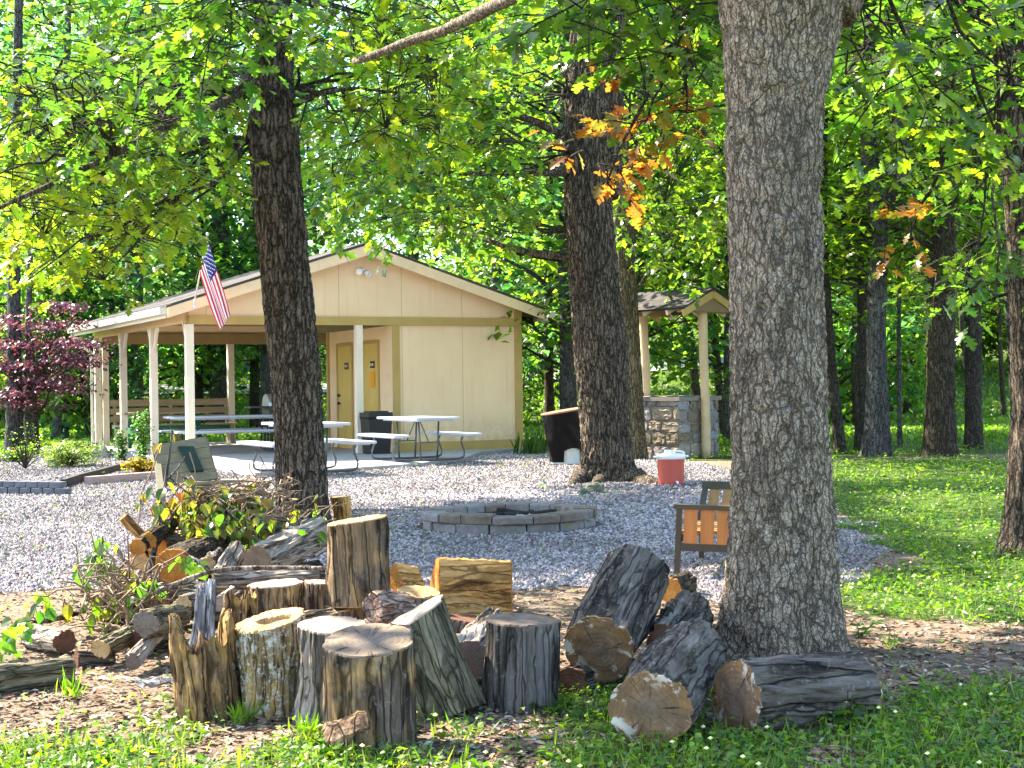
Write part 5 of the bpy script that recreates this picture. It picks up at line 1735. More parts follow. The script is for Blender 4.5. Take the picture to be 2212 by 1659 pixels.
def plant(name, label, cat, u, v, d, fn, mats=('leaf', 'bark_far'), group=None):
    c = at(u, v, d)
    z = float(hz(c[0], c[1]))
    t = thing(name, label, cat, (c[0], c[1], z), 0, group)
    mb = MB()
    fn(mb, Tw(mb))
    mb.obj('foliage', [M[k] for k in mats], t, cols=True)
    return t
BLADEL = leaf_template([(0, .03), (.5, .09), (1, .01)], .1)
def puff(rx, rz_, ncl, nl, tpl, size, cols, sd):
    def f(mb, tm):
        cloud(mb, tm, (0, 0, rz_ * .9), (rx, rx, rz_), ncl, nl, tpl, size, cols, sd, rx * .16, rz_ * .10, .3, br=.4)
        r_ = np.random.default_rng(sd)
        for _ in range(30):
            a = r_.uniform(0, 6.28)
            q = r_.uniform(.2, .8) * rx
            tm.tube([(0, 0, 0), (q * math.cos(a), q * math.sin(a), rz_ * r_.uniform(.8, 1.6))], np.array([.006, .003]), 3, False)
    return f
plant('shrub', 'airy yellow-green shrub in the middle of the flower bed', 'shrub', 150, 1010, 25, puff(.55, .26, 110, 30, BLADEL, .075, [(.09, .14, .05), (.11, .16, .06), (.07, .12, .04)], 401))
plant('shrub', 'small golden-yellow shrub next to the plank board', 'shrub', 305, 1008, 22.5, puff(.24, .13, 50, 30, FAR, .045, [(.22, .19, .03), (.17, .17, .03), (.22, .12, .03)], 402))
plant('shrub', 'dark low shrub behind the airy one, left of the shelter post', 'shrub', 130, 960, 29, puff(.35, .2, 40, 26, BLADEL, .09, GREEN + TEAL, 403))
plant('shrub', 'low yellow-green shrub at the foot of the red maple', 'shrub', 30, 1015, 27, puff(.4, .16, 40, 26, FAR, .05, GREEN + [(.12, .14, .05)], 404))
def climber(hgt, wd, sd, n=26):
    def f(mb, tm):
        r_ = np.random.default_rng(sd)
        for k in range(n):
            z = hgt * (k + .5) / n
            P_ = np.array([0, 0, z]) + r_.normal(size=(20, 3)) * np.array([wd, wd, .04])
            az = r_.uniform(0, 6.28, 20)
            put_leaves(mb, FAR, P_, np.stack([np.cos(az), np.sin(az), -.4 + 0 * az], 1), np.array([0, 0, 1.]) + r_.normal(size=(20, 3)) * .5, r_.uniform(.03, .07, 20), rcol(20, DGREEN + TEAL, .25, r_))
        tm.tube([(0, 0, 0), (.02, 0, hgt * .5), (0, .02, hgt)], np.array([.012, .008, .003]), 5, False)
    return f
plant('climbing_plant', 'tall narrow dark-leaved plant between the first two side posts of the shelter', 'plant', 308, 970, 25.5, climber(.88, .07, 411, 34))
plant('climbing_plant', 'short narrow dark-leaved plant at the second side post of the shelter', 'plant', 262, 985, 27.0, climber(.5, .05, 412, 22))
def irises(sd, n, hgt):
    def f(mb, tm):
        r_ = np.random.default_rng(sd)
        P_ = r_.normal(size=(n, 3)) * np.array([.16, .12, 0])
        Fw = np.array([0, 0, 1.]) + r_.normal(size=(n, 3)) * np.array([.28, .28, .02])
        BL_ = leaf_template([(0, .035), (.4, .045), (.8, .03), (1, .004)], .1)
        put_leaves(mb, BL_, P_, Fw, np.stack([np.cos(P_[:, 0] * 50), np.sin(P_[:, 0] * 50), 0 * P_[:, 0]], 1), hgt * r_.uniform(.5, 1, n), rcol(n, DGREEN + GREEN[:1], .2, r_))
    return f
plant('iris_clump', 'clump of strap-leaved irises at the right corner of the shelter', 'plant', 1150, 978, 27.5, irises(421, 60, .5), ('grass', 'bark_far'))
plant('iris_clump', 'clump of strap-leaved irises close to the trash can', 'plant', 1176, 974, 28.2, irises(422, 50, .45), ('grass', 'bark_far'))
def twiggy(mb, tm):
    r_ = np.random.default_rng(431)
    for _ in range(34):
        a = r_.uniform(0, 6.28)
        q = r_.uniform(.1, .42)
        e = np.array([q * math.cos(a), q * math.sin(a), r_.uniform(.25, .75)])
        tm.tube(curve((0, 0, .02), e, .1, 5, r_), np.linspace(.008, .002, 5), 4, False)
    cloud(mb, tm, (0, 0, .45), (.35, .35, .3), 26, 6, FAR, .04, GREEN, 432, .07, .05, br=0)
plant('bare_shrub', 'nearly bare twiggy shrub at the left end of the flower bed', 'shrub', 55, 1040, 24, twiggy)
# covered heap far behind the shelter
c = at(548, 838, 62)
mb = MB()
a = np.linspace(0, 2 * np.pi, 28, endpoint=False)
G = np.array([np.stack([2.4 * q * np.cos(a), 1.2 * q * np.sin(a), 1.5 * (1 - q ** 2.4) + 0 * a], 1) for q in np.linspace(1, .02, 14)])
G = G * (1 + .08 * fbm(G * 1.2, 4)[..., None])
mb.grid(G, wrap=True)
o = mb.obj('tarp_mound', M['carpaint'], smooth=True)
o.location = (c[0], c[1], float(hz(c[0], c[1])) - .05)
tag(o, 'slate-blue tarpaulin covered mound on the far lawn seen through the shelter', 'mound')
# ------------------------------------------------------------------ logs
def log(label, A, B, rA, rB, bark, cut=None, cutA=True, cutB=True, tA=(0, 0), tB=(0, 0), amp=.008, low=.12, seed=1, fx=38, fz=3.0, outline=None,
        flareA=0.0, jag=0.0, hollow=False, name='log', cat='log', group='logs of the wood pile', sq=1.0, labelcut=None, bulge=0.0, plate=.009, bd=None, hole=None):
    A, B = np.array(A, float), np.array(B, float)
    ax = B - A
    L = float(np.linalg.norm(ax))
    q = Vector((0, 0, 1)).rotation_difference(Vector(ax / L))
    t = thing(name, label, cat, A, 0, group)
    t.rotation_mode = 'QUATERNION'
    t.rotation_quaternion = q
    n, m = 120, max(14, int(L / .011))
    th = np.linspace(0, 2 * np.pi, n, endpoint=False)
    k = np.linspace(0, 1, m)[:, None]
    r = (rA + (rB - rA) * k) * np.ones(n)
    x, y = np.cos(th) * np.ones_like(k), np.sin(th) * np.ones_like(k)
    r = r * (1 + low * fbm(np.stack([x * 1.1, y * 1.1, k * L * 3.0 + 0 * x], -1), seed, 2) + bulge * np.sin(k * np.pi))
    if outline is not None:
        r = r * outline(th)[None]
    if flareA:
        r = r * (1 + flareA * np.exp(-k / .25) * (.5 + .6 * np.cos(th * 3 + seed)))
    rm = (rA + rB) / 2
    qv = np.stack([x * rm * fx, y * rm * fx, k * L * fz + 0 * x], -1)
    rid = 1 - np.abs(fbm(qv + .5 * fbm(qv * .4, seed + 3, 2)[..., None], seed + 7, 3))
    crack = np.clip((np.abs(fbm(qv * np.array([.45, .45, .35]), seed + 21, 2)) - .0) / .07, 0, 1)
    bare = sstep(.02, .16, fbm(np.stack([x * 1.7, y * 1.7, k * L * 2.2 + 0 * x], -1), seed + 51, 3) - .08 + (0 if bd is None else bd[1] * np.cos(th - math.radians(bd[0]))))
    r = r - (plate * bare if plate else 0)
    e = np.minimum(k, 1 - k) * L
    fade = .18 + .82 * np.clip(e / .03, 0, 1)
    r = r + 1.25 * amp * (1.3 * np.clip(rid, 0, 1) ** 2 - .9) * fade - amp * 1.2 * (1 - crack) + amp * .55 * vn(qv * np.array([2.6, 2.6, 6.0]), seed + 11)
    X_, Y_ = r * np.cos(th) * sq, r * np.sin(th)
    Zp = k * L + (1 - k) * (tA[0] * X_ + tA[1] * Y_) + k * (tB[0] * X_ + tB[1] * Y_)
    if jag:
        jn = np.clip(.5 + .95 * fbm(np.stack([np.cos(th) * 1.6, np.sin(th) * 1.6, 0 * th], -1), seed + 31, 2) + .16 * vn(np.stack([np.cos(th) * 9, np.sin(th) * 9, 0 * th], -1), seed + 33), 0, 1.1)
        Zp = Zp - jag * jn[None] * k ** 1.5
    G = np.stack([X_, Y_, Zp], -1)
    mb = MB()
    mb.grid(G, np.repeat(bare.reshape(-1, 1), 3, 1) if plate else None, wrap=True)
    if hollow:
        inner = []
        for s_, dz in ((.94, -.01), (.80, -.04), (.72, -.12), (.62, -.20), (.35, -.24), (.02, -.24)):
            g = G[-1].copy()
            w_ = np.array([s_, s_, 1]) * (1 + .05 * vn(np.stack([np.cos(th) * 5, np.sin(th) * 5, 0 * th + dz * 9], -1), seed)[:, None] * np.array([1, 1, 0]))
            g = g * w_
            if s_ < .7:
                g[:, 2] = G[-1][:, 2].min() * (.9) + dz * .3 - .03 * vn(g * 30, seed)
            else:
                g[:, 2] += dz * (.6 + .4 * vn(g * 20, seed))
            inner.append(g)
        mb.grid(np.array([G[-1]] + inner), wrap=True)
    mb.obj('bark', M[bark], t, True, cols=True)
    def cap(ring, up, nm, mat):
        mb = MB()
        rows = []
        for s_ in (1.0, .985, .95, .88, .8, .72, .64, .56, .48, .4, .32, .24, .16, .08, .01):
            g = ring.copy()
            g[:, :2] *= s_
            zc = ring[:, 2].mean()
            if up:
                pl = zc + tB[0] * g[:, 0] + tB[1] * g[:, 1]
            else:
                pl = zc + tA[0] * g[:, 0] + tA[1] * g[:, 1]
            g[:, 2] = ring[:, 2] * (s_ > .97) + pl * (s_ <= .97) + (.006 if up else -.006) * (s_ < .99) + .004 * vn(np.c_[g[:, :2] * 22, g[:, 2] * 0], seed + 2) * (s_ < .97)
            if hole and up:
                hd = ((g[:, 0] - hole[0]) / hole[2]) ** 2 + ((g[:, 1] - hole[1]) / hole[3]) ** 2
                hd = hd + .5 * vn(np.c_[g[:, :2] * 40, g[:, 2] * 0], seed + 61)
                g[:, 2] -= hole[4] * (1 - sstep(.6, 1.2, hd))
            rows.append(g)
        rows = np.array(rows)
        mb.grid(rows if up else rows[:, ::-1], wrap=True)
        mb.add(rows[-1], (np.arange(n) if up else np.arange(n)[::-1])[None])
        o = mb.obj(nm, M[mat], t, False)
    if cut:
        if cutA:
            cap(G[0], False, 'cut_face', cut)
        if cutB and not jag:
            cap(G[-1], True, 'cut_face', cut)
    return t
def stump(label, u, vb, wd, vt, bark, cut, du=0, tB=(0, 0), taper=1.0, name='stump', **kw):
    """upright round: front foot at pixel (u, vb), wd pixels wide, middle of the top at (u+du, vt)"""
    g0 = gp(u, vb)
    dd = g0[1]
    r = px(wd, dd) / 2
    A = g0 + np.array([0, r * .92, 0])
    B = at(u + du, vt, A[1])
    return log(label, A + np.array([0, 0, -.03]), B, r, r * taper, bark, cut, False, True, tB=tB, name=name, cat='stump', group='upright stumps of the wood pile', **kw)

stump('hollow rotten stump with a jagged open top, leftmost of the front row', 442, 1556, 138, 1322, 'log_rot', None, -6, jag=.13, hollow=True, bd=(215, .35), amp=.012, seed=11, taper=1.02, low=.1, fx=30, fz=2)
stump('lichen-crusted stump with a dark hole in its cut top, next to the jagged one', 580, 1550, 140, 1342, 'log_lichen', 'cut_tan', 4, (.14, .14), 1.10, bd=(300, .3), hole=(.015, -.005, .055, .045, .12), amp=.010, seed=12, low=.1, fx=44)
stump('pale-topped stump with a flaring grey foot, half behind the widest front stump', 706, 1566, 152, 1352, 'log_grey', 'cut_pale', 14, (0, .13), .92, amp=.009, seed=13, flareA=.16)
stump('widest front stump with a grey-brown oval cut top, nearest the camera', 795, 1627, 198, 1386, 'log_umber', 'cut_grey', 0, (0, .19), 1.05, amp=.006, seed=14, fx=24, fz=1.2, low=.05)
A, B = gp(962, 1552), at(884, 1336, 5.7)
log('olive-brown block leaning left against the widest front stump', A + np.array([0, .13, -.03]), B, .150, .158, 'log_olive', 'cut_pale', cutA=False, tB=(.16, .24), amp=.005, seed=15, fx=22, low=.08)
stump('dark grey upright stump with vertical cracks, alone in the middle of the front row', 1126, 1540, 166, 1341, 'log_dark', 'cut_grey', 0, (-.03, .03), 1.0, amp=.008, seed=16, fx=30, fz=1.0, low=.06)
stump('low stump with a bright sawn top behind the lichen-crusted one', 598, 1402, 116, 1262, 'log_brown', 'cut_pale', 0, (0, .03), 1.0, amp=.007, seed=17)
stump('narrow orange-brown stump touching the bright-topped one on its right', 692, 1398, 72, 1259, 'log_brown', 'cut_pale', 0, (-.1, 0), 1.0, amp=.006, seed=18)
stump('dark red-brown decayed stump left of the bright-topped one', 522, 1424, 70, 1268, 'log_rot', None, 0, jag=.05, hollow=True, amp=.014, seed=19, low=.16)
stump('silver-grey splintered driftwood stub behind the jagged stump', 432, 1444, 62, 1252, 'log_drift', None, 12, jag=.10, hollow=True, amp=.013, seed=20, low=.2, taper=.62, fx=26, fz=1.5)
stump('low wide stump that carries the tall one standing on top', 738, 1402, 140, 1314, 'log_brown', 'cut_tan', -4, (0, 0), 1.0, amp=.007, seed=21)
zt_ = 7.1
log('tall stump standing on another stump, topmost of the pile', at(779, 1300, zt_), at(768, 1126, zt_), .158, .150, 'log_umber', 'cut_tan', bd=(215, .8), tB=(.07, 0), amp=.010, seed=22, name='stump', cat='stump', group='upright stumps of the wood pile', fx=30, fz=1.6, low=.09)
stump('low tilted stump behind the reddish root piece', 906, 1368, 86, 1280, 'log_dark', 'cut_tan', 0, (-.12, .2), 1.0, amp=.006, seed=23)
log('gnarled reddish root piece lying on top of the leaning block', at(806, 1322, 5.95), at(884, 1312, 6.15), .055, .048, 'log_red', 'log_red', amp=.012, low=.3, seed=24, sq=1.0, bulge=.15, name='root_piece', cat='root', group=None)
half = lambda th: np.where(np.sin(th - .5 * np.pi) > 0, 1.0, np.minimum(1, .42 / np.maximum(.05, np.abs(np.sin(th - .5 * np.pi)))))
def dsec(flat):
    def f(th):
        c = np.cos(th - flat)
        return np.where(c > .35, .35 / np.maximum(c, .35), 1.0) * (1 + .0 * th)
    return f
# bright split rounds: the flat side looks at the camera
log('bright orange split log with a flat grainy face, beside the fire pit', at(946, 1272, 7.85), at(1098, 1276, 7.95), .158, .158, 'split', 'cut_orange', amp=.006, seed=25, fx=26, fz=22, outline=dsec(-math.pi / 2 + .0), low=.04)
log('small orange split chunk between the tall stump and the bright split log', at(858, 1246, 8.5), at(905, 1250, 8.6), .088, .075, 'split', 'cut_orange', amp=.006, seed=26, fx=26, fz=22, outline=dsec(-math.pi / 2), low=.12)
log('big blue-grey log propped up at an angle, its broad cut face toward the camera', at(1293, 1405, 5.9), at(1374, 1240, 6.5), .148, .150, 'log_slate', 'cut_mould', amp=.011, seed=27, fx=30, fz=1.6, low=.06)
log('black-barked log lying behind the two logs with mouldy cut faces', at(1440, 1392, 6.05), at(1492, 1322, 6.75), .092, .100, 'log_dark', 'cut_dark', amp=.014, seed=28, low=.12)
log('dark log whose pale-rimmed cut face sits low in the grass, left of the oak', at(1405, 1530, 5.0), at(1500, 1402, 5.75), .136, .128, 'log_slate', 'cut_mould', amp=.009, seed=29, fx=26, fz=2, low=.07)
log('thick blue-grey log lying crosswise at the foot of the oak', at(1592, 1506, 5.22), at(1846, 1494, 5.5), .138, .140, 'log_slate', 'cut_mould', amp=.011, seed=30, fx=24, fz=2.4, low=.06)
log('dark log end in the shade under the propped blue-grey log', at(1235, 1490, 5.9), at(1345, 1450, 6.3), .085, .085, 'log_dark', 'cut_dark', amp=.010, seed=31)
log('small orange-faced log behind the propped blue-grey one', at(1448, 1276, 8.2), at(1482, 1262, 8.6), .072, .07, 'bark_brown', 'cut_orange', amp=.006, seed=32)
log('short orange-faced log on the ground just left of the oak trunk', at(1540, 1380, 6.75), at(1500, 1362, 6.95), .052, .052, 'bark_brown', 'cut_orange', amp=.005, seed=33)
log('dark driftwood-like log between the leaning block and the cracked grey stump', at(1012, 1425, 6.1), at(1066, 1336, 6.7), .095, .05, 'log_grey', 'cut_grey', amp=.012, seed=34, low=.16)
# left part of the pile
log('long mossy log lying at the left edge, reaching out of view', at(-75, 1481, 6.05), at(149, 1449, 6.3), .078, .074, 'log_olive', 'cut_grey', amp=.006, seed=41)
log('short dark log behind the end of the long mossy one', at(165, 1430, 6.7), at(240, 1428, 6.8), .05, .046, 'log_dark', 'cut_dark', amp=.006, seed=42)
log('smooth log with a round tan cut face, pointing left', at(217, 1402, 6.62), at(312, 1358, 7.2), .045, .047, 'log_olive', 'cut_tan', amp=.003, seed=43, low=.04)
log('thin grey log slanting up beside the round-faced one', at(286, 1428, 6.45), at(348, 1360, 6.85), .040, .034, 'log_grey', 'cut_grey', amp=.004, seed=44)
log('pale log with a dark red end near the left edge', at(140, 1386, 6.95), at(66, 1374, 7.2), .060, .058, 'log_grey', 'cut_dark', amp=.004, seed=45)
log('short thick fine-barked log resting on thinner ones left of the jagged stump', at(314, 1348, 6.6), at(384, 1334, 6.9), .066, .066, 'log_olive', 'cut_grey', amp=.006, seed=46, fx=50)
log('thin log with a small round tan face beside the silver driftwood', at(394, 1305, 7.0), at(440, 1290, 7.4), .041, .04, 'log_dark', 'cut_tan', amp=.004, seed=47)
log('large log with a big fresh orange cut face in the middle of the brush pile', at(376, 1226, 8.0), at(452, 1188, 8.7), .108, .108, 'bark_brown', 'cut_orange', amp=.006, seed=48, low=.05)
log('dark log buried under the big orange-faced one', at(352, 1305, 7.6), at(478, 1292, 7.9), .095, .09, 'log_dark', 'cut_dark', amp=.01, seed=49)
log('orange-faced log at the left flank of the brush pile, the right one of a pair', at(322, 1168, 8.5), at(366, 1132, 9.0), .050, .05, 'bark_brown', 'cut_orange', amp=.004, seed=50)
log('orange-faced log at the left flank of the brush pile, the left one of a pair', at(297, 1182, 8.4), at(340, 1148, 8.9), .050, .046, 'bark_brown', 'cut_orange', amp=.004, seed=51)
log('short peeled orange stub sticking up over the orange-faced pair', at(316, 1170, 8.75), at(268, 1118, 8.7), .038, .028, 'split', 'cut_orange', amp=.004, seed=52)
log('log with an orange end lying on top of the brush pile', at(420, 1080, 9.3), at(366, 1110, 9.7), .056, .06, 'bark_brown', 'cut_orange', amp=.005, seed=53)
log('smooth grey log under the topmost orange-ended one', at(352, 1132, 9.2), at(412, 1128, 9.3), .040, .04, 'log_grey', 'cut_grey', amp=.003, seed=54)
log('bulky grey log in the heart of the brush pile, mostly covered with twigs', at(330, 1190, 8.9), at(470, 1165, 9.4), .12, .12, 'log_grey', 'cut_orange', amp=.007, seed=55)
log('log with an orange face half covered by wilted leaves', at(455, 1182, 8.6), at(495, 1140, 9.2), .058, .055, 'bark_brown', 'cut_orange', amp=.004, seed=56)
log('rounded grey log end rising behind the long bare branch', at(484, 1240, 8.0), at(512, 1188, 8.3), .056, .052, 'log_grey', 'cut_grey', amp=.005, seed=57, fx=60)
log('thin dark log with a shaded brown face next to the rounded grey end', at(447, 1216, 8.05), at(468, 1196, 8.5), .044, .044, 'log_dark', 'cut_tan', amp=.004, seed=58)
log('broad weathered grey log sloping up toward the leaning tree', at(556, 1212, 8.0), at(690, 1156, 8.7), .088, .105, 'log_grey', 'cut_mould', amp=.014, seed=59, fx=26, fz=2, low=.1)
log('grey log lying level under the long bare branch', at(462, 1256, 7.6), at(684, 1246, 7.75), .056, .056, 'log_grey', 'cut_grey', amp=.007, seed=60)
log('dark supporting log low behind the bright-topped stump', at(430, 1340, 7.7), at(700, 1335, 7.9), .11, .11, 'log_dark', 'cut_dark', amp=.01, seed=61)
log('dark supporting log low under the weathered sloping one', at(500, 1270, 8.5), at(690, 1260, 8.7), .13, .12, 'log_dark', 'cut_dark', amp=.01, seed=62)
stump('small bright orange-brown stump right beside the leaning tree', 737, 1128, 42, 1074, 'split', 'cut_tan', -2, (0, 0), 1.0, amp=.008, seed=63, fx=30, fz=2)
stump('short dark stump under the bright orange split log', 1010, 1372, 120, 1338, 'log_dark', 'cut_dark', 6, (0, 0), 1.0, amp=.006, seed=64)

log('thick reddish-barked log near the top of the brush pile, under wilted leaves', at(410, 1092, 9.2), at(352, 1118, 9.6), .066, .07, 'log_red', 'cut_orange', amp=.008, seed=65)
log('dark log wedged across the middle of the brush pile', at(470, 1140, 9.0), at(585, 1120, 9.5), .075, .07, 'log_dark', 'cut_dark', amp=.009, seed=66)
log('dark log wedged low at the right of the big orange-faced one', at(455, 1240, 8.4), at(520, 1200, 8.9), .075, .07, 'log_dark', 'cut_dark', amp=.009, seed=67)
log('mid-brown log propped at the left back of the brush pile', at(300, 1215, 8.9), at(380, 1160, 9.5), .075, .07, 'bark_brown', 'cut_tan', amp=.008, seed=68)
log('small pale log end squeezed between the driftwood and the decayed stump', at(478, 1300, 7.2), at(500, 1285, 7.5), .045, .045, 'log_grey', 'cut_pale', amp=.005, seed=69)
log('short dark log filling the gap behind the lichen-crusted stump', at(645, 1350, 6.5), at(720, 1335, 6.6), .05, .05, 'log_umber', 'cut_tan', amp=.006, seed=70)
log('dark brown chunk lying between the wide carrying stump and the root piece', at(800, 1365, 6.4), at(870, 1350, 6.6), .06, .06, 'log_umber', 'cut_tan', amp=.006, seed=71)

log('dark log lying deep in the shade behind the short thick one at the left', at(300, 1385, 6.9), at(372, 1372, 7.2), .06, .06, 'log_dark', 'cut_dark', amp=.006, seed=72)
log('dark log low at the left foot of the brush heap, under leafy twigs', at(225, 1330, 7.7), at(330, 1312, 8.0), .07, .065, 'log_dark', 'cut_dark', amp=.008, seed=73)
log('thin orange-ended log poking out left under the leafy cut branch', at(275, 1272, 8.0), at(345, 1255, 8.4), .042, .04, 'bark_brown', 'cut_orange', amp=.004, seed=74)
log('dark log bridging the hollow behind the wilted leaves', at(520, 1165, 8.9), at(600, 1140, 9.3), .08, .075, 'log_dark', 'cut_dark', amp=.009, seed=75)

def slab_piece(name, label, cat, pts, w0, th_, mat, sd, group=None):
    (a, b) = pts
    a, b = np.array(a), np.array(b)
    mb = MB()
    k = np.linspace(0, 1, 16)
    P_ = a + (b - a) * k[:, None]
    tdir = (b - a) / np.linalg.norm(b - a)
    up = np.array([0, -.55, .83])
    s_ = np.cross(tdir, up)
    s_ /= np.linalg.norm(s_)
    u_ = np.cross(s_, tdir)
    sec = np.array([(-.5, 0), (-.45, .5), (-.15, .7), (.2, .65), (.46, .45), (.5, 0), (.2, -.12), (-.2, -.12)])
    G = []
    for i_, p in enumerate(P_):
        f = 1 + .18 * vn(np.array([i_ * .5, sd, 0.]), sd)
        G.append(p + np.outer(sec[:, 0] * w0 * f, s_) + np.outer(sec[:, 1] * th_ * f, u_))
    G = np.array(G)
    G = G + .006 * fbm(G * 40, sd)[..., None]
    mb.grid(G, wrap=True)
    mb.add(G[0], np.arange(8)[::-1][None])
    mb.add(G[-1], np.arange(8)[None])
    return tag(mb.obj(name, M[mat], smooth=False, loc=a), label, cat, group)
slab_piece('wood_wedge', 'wedge of split bark-brown wood leaning against the front of the widest stump', 'wood', (at(703, 1592, 4.86), at(800, 1556, 4.88)), .085, .035, 'log_brown', 3)
slab_piece('bark_slab', 'dark red-brown slab of bark sloping up at the top of the brush pile', 'bark', (at(488, 1072, 9.9), at(556, 1040, 10.2)), .14, .03, 'log_red', 5)
slab_piece('bark_slab', 'flat bluish strip of bark lying on the ground at the left of the jagged stump', 'bark', (at(300, 1478, 5.75), at(375, 1470, 5.9)), .05, .014, 'log_drift', 7)
slab_piece('bark_slab', 'chip of bark resting between the leaning block and the widest stump top', 'bark', (at(846, 1352, 5.45), at(896, 1362, 5.5)), .03, .012, 'log_dark', 8)

# ------------------------------------------------------------------ fallen branches with wilting leaves
WILT = [(.06, .095, .015), (.11, .13, .022), (.04, .075, .014), (.16, .115, .04)]
FRESH = [(.035, .10, .012), (.05, .12, .013), (.07, .14, .015)]
YEL = [(.22, .175, .018), (.27, .21, .025), (.15, .165, .018)]
def branch(label, pts, w0, w1, leaves=(), bark='log_grey', endcut=None, sd=1, side=(), tangle=0):
    P_ = np.array([at(*p) for p in pts])
    t = thing('fallen_branch', label, 'branch', P_[0], 0, 'cut branches of the brush pile')
    k = np.linspace(0, 1, len(P_))
    k2 = np.linspace(0, 1, max(20, len(P_) * 7))
    q = np.stack([np.interp(k2, k, P_[:, i]) for i in range(3)], 1)
    for _ in range(2):
        q[1:-1] = (q[:-2] + 2 * q[1:-1] + q[2:]) / 4
    mb = MB()
    dd = float(np.mean([p[2] for p in pts]))
    rr_ = np.linspace(px(w0, dd) / 2, px(w1, dd) / 2, len(q))
    mb.tube(q, rr_ * (1 + .2 * vn(q * 16, sd)), 10)
    mb.obj('stem', M[bark], t, True, True)
    if endcut:
        mb = MB()
        tdir = (q[0] - q[1]) / np.linalg.norm(q[0] - q[1])
        mb.tube([q[0] - tdir * .002, q[0] + tdir * .004], rr_[0] * 1.02, 10)
        mb.obj('cut_end', M[endcut], t, True, True)
    r_ = np.random.default_rng(sd)
    for sp_ in side:
        S_ = np.array([at(*p) for p in sp_])
        mb = MB()
        mb.tube(S_, np.linspace(.007, .003, len(S_)), 6)
        mb.obj('twig', M[bark], t, True, True)
    if tangle:
        mb = MB()
        for _ in range(max(4, (tangle + 1) // 2) if tangle else 0):
            a = q[r_.integers(1, len(q) - 1)]
            L_ = r_.uniform(.12, .38)
            dv = r_.normal(size=3)
            dv[2] = abs(dv[2]) * .7 + .1
            dv /= np.linalg.norm(dv)
            e = a + dv * L_
            e[2] = min(max(e[2], .03), max(.58, a[2]))
            mb.tube(curve(a, e, .12, 6, r_, .3), np.linspace(.0075, .003, 6), 5, False)
            b2 = a + dv * L_ * .55
            e2 = b2 + r_.normal(size=3) * .10
            e2[2] = min(max(e2[2], .03), .58)
            mb.tube(curve(b2, e2, .1, 4, r_, .2), np.linspace(.0045, .002, 4), 4, False)
        mb.obj('twig_spray', M['twig_tan'], t, True, True)
    if leaves:
        mb = MB()
        tm = Tw(mb)
        for (u, v, dl, n, ru, rv, size, cols) in leaves:
            if size < .062 and n > 8:
                n, size = int(n * .75), size * 1.35
            c = np.array([at(u + r_.normal() * ru, v + r_.normal() * rv, dl + r_.normal() * .12) for _ in range(n)])
            az = r_.uniform(0, 6.28, n)
            Fw = np.stack([np.cos(az) * .6, np.sin(az) * .6, -.75 + .35 * r_.normal(size=n)], 1)
            Nr = np.stack([np.cos(az) * .7, np.sin(az) * .7 - .5, .6 + 0 * az], 1) + .35 * r_.normal(size=(n, 3))
            put_leaves(mb, OVAL, c, Fw, Nr, size * (.65 + .6 * r_.random(n)), rcol(n, cols, .25, r_))
            j_ = np.argmin(((c[:, None] - q[None]) ** 2).sum(-1), 1)
            for a, b in list(zip(q[j_], c))[::2]:
                if np.linalg.norm(a - b) > .16:
                    continue
                tm.tube(curve(a, b, .10, 4, r_, .15), np.array([.0035, .003, .0025, .002]), 3, False)
        mb.obj('foliage', [M['leaf'], M['bark_far']], t, False, True, True)
    return t
branch('long bare pinkish branch lying level across the wood pile', [(338, 1278, 7.2), (395, 1256, 7.25), (448, 1236, 7.3), (500, 1228, 7.35), (600, 1226, 7.35), (700, 1228, 7.3)], 12, 9, (), 'log_grey', None, 1, [[(452, 1234, 7.3), (425, 1210, 7.3), (408, 1200, 7.3)], [(400, 1254, 7.25), (360, 1265, 7.1), (340, 1262, 7.1)]])
branch('branch with a fresh orange end pointing right toward the leaning tree', [(579, 1046, 9.4), (560, 1062, 9.4), (520, 1078, 9.3), (475, 1088, 9.2), (440, 1105, 9.1)], 12, 9, [(545, 1055, 9.4, 5, 14, 8, .05, YEL), (535, 1080, 9.5, 5, 10, 12, .07, FRESH)], 'log_grey', 'cut_orange', 2, (), 8)
branch('upright dark twig rising past the plank board with a yellow leaf', [(322, 1242, 8.6), (334, 1185, 8.7), (345, 1120, 8.8), (356, 1050, 8.8), (366, 985, 8.8), (372, 930, 8.8)], 15, 4, [(353, 960, 8.8, 3, 6, 12, .07, YEL), (356, 1060, 8.8, 9, 12, 18, .055, YEL + WILT), (345, 1105, 8.8, 12, 14, 14, .05, WILT + YEL)], 'log_dark', None, 3, [[(358, 1040, 8.8), (385, 1010, 8.9), (400, 985, 8.9)]])
branch('thin arching twig at the far left of the upright ones', [(298, 1135, 8.7), (303, 1100, 8.7), (305, 1065, 8.7), (328, 1020, 8.7), (347, 960, 8.7)], 4, 2.5, [(305, 1090, 8.7, 3, 4, 10, .045, YEL + BROWN), (312, 1070, 8.7, 2, 4, 6, .04, YEL)], 'log_red', None, 4)
branch('thin pale branch slanting down right from the plank board', [(392, 1028, 9.0), (430, 1052, 9.0), (455, 1068, 9.0), (490, 1080, 9.0)], 5, 3.5, [(410, 1045, 9, 5, 8, 8, .06, YEL + WILT), (425, 1040, 9, 4, 8, 8, .06, YEL)], 'log_grey', None, 5)
branch('thin dark twig slanting down right below the pale one', [(362, 1028, 8.9), (400, 1060, 8.9), (440, 1090, 8.9), (480, 1105, 8.9), (515, 1100, 8.9)], 3.5, 3, [(440, 1120, 8.8, 50, 32, 16, .05, WILT), (400, 1100, 9.0, 24, 20, 14, .05, WILT + YEL)], 'log_dark', None, 6, (), 12)
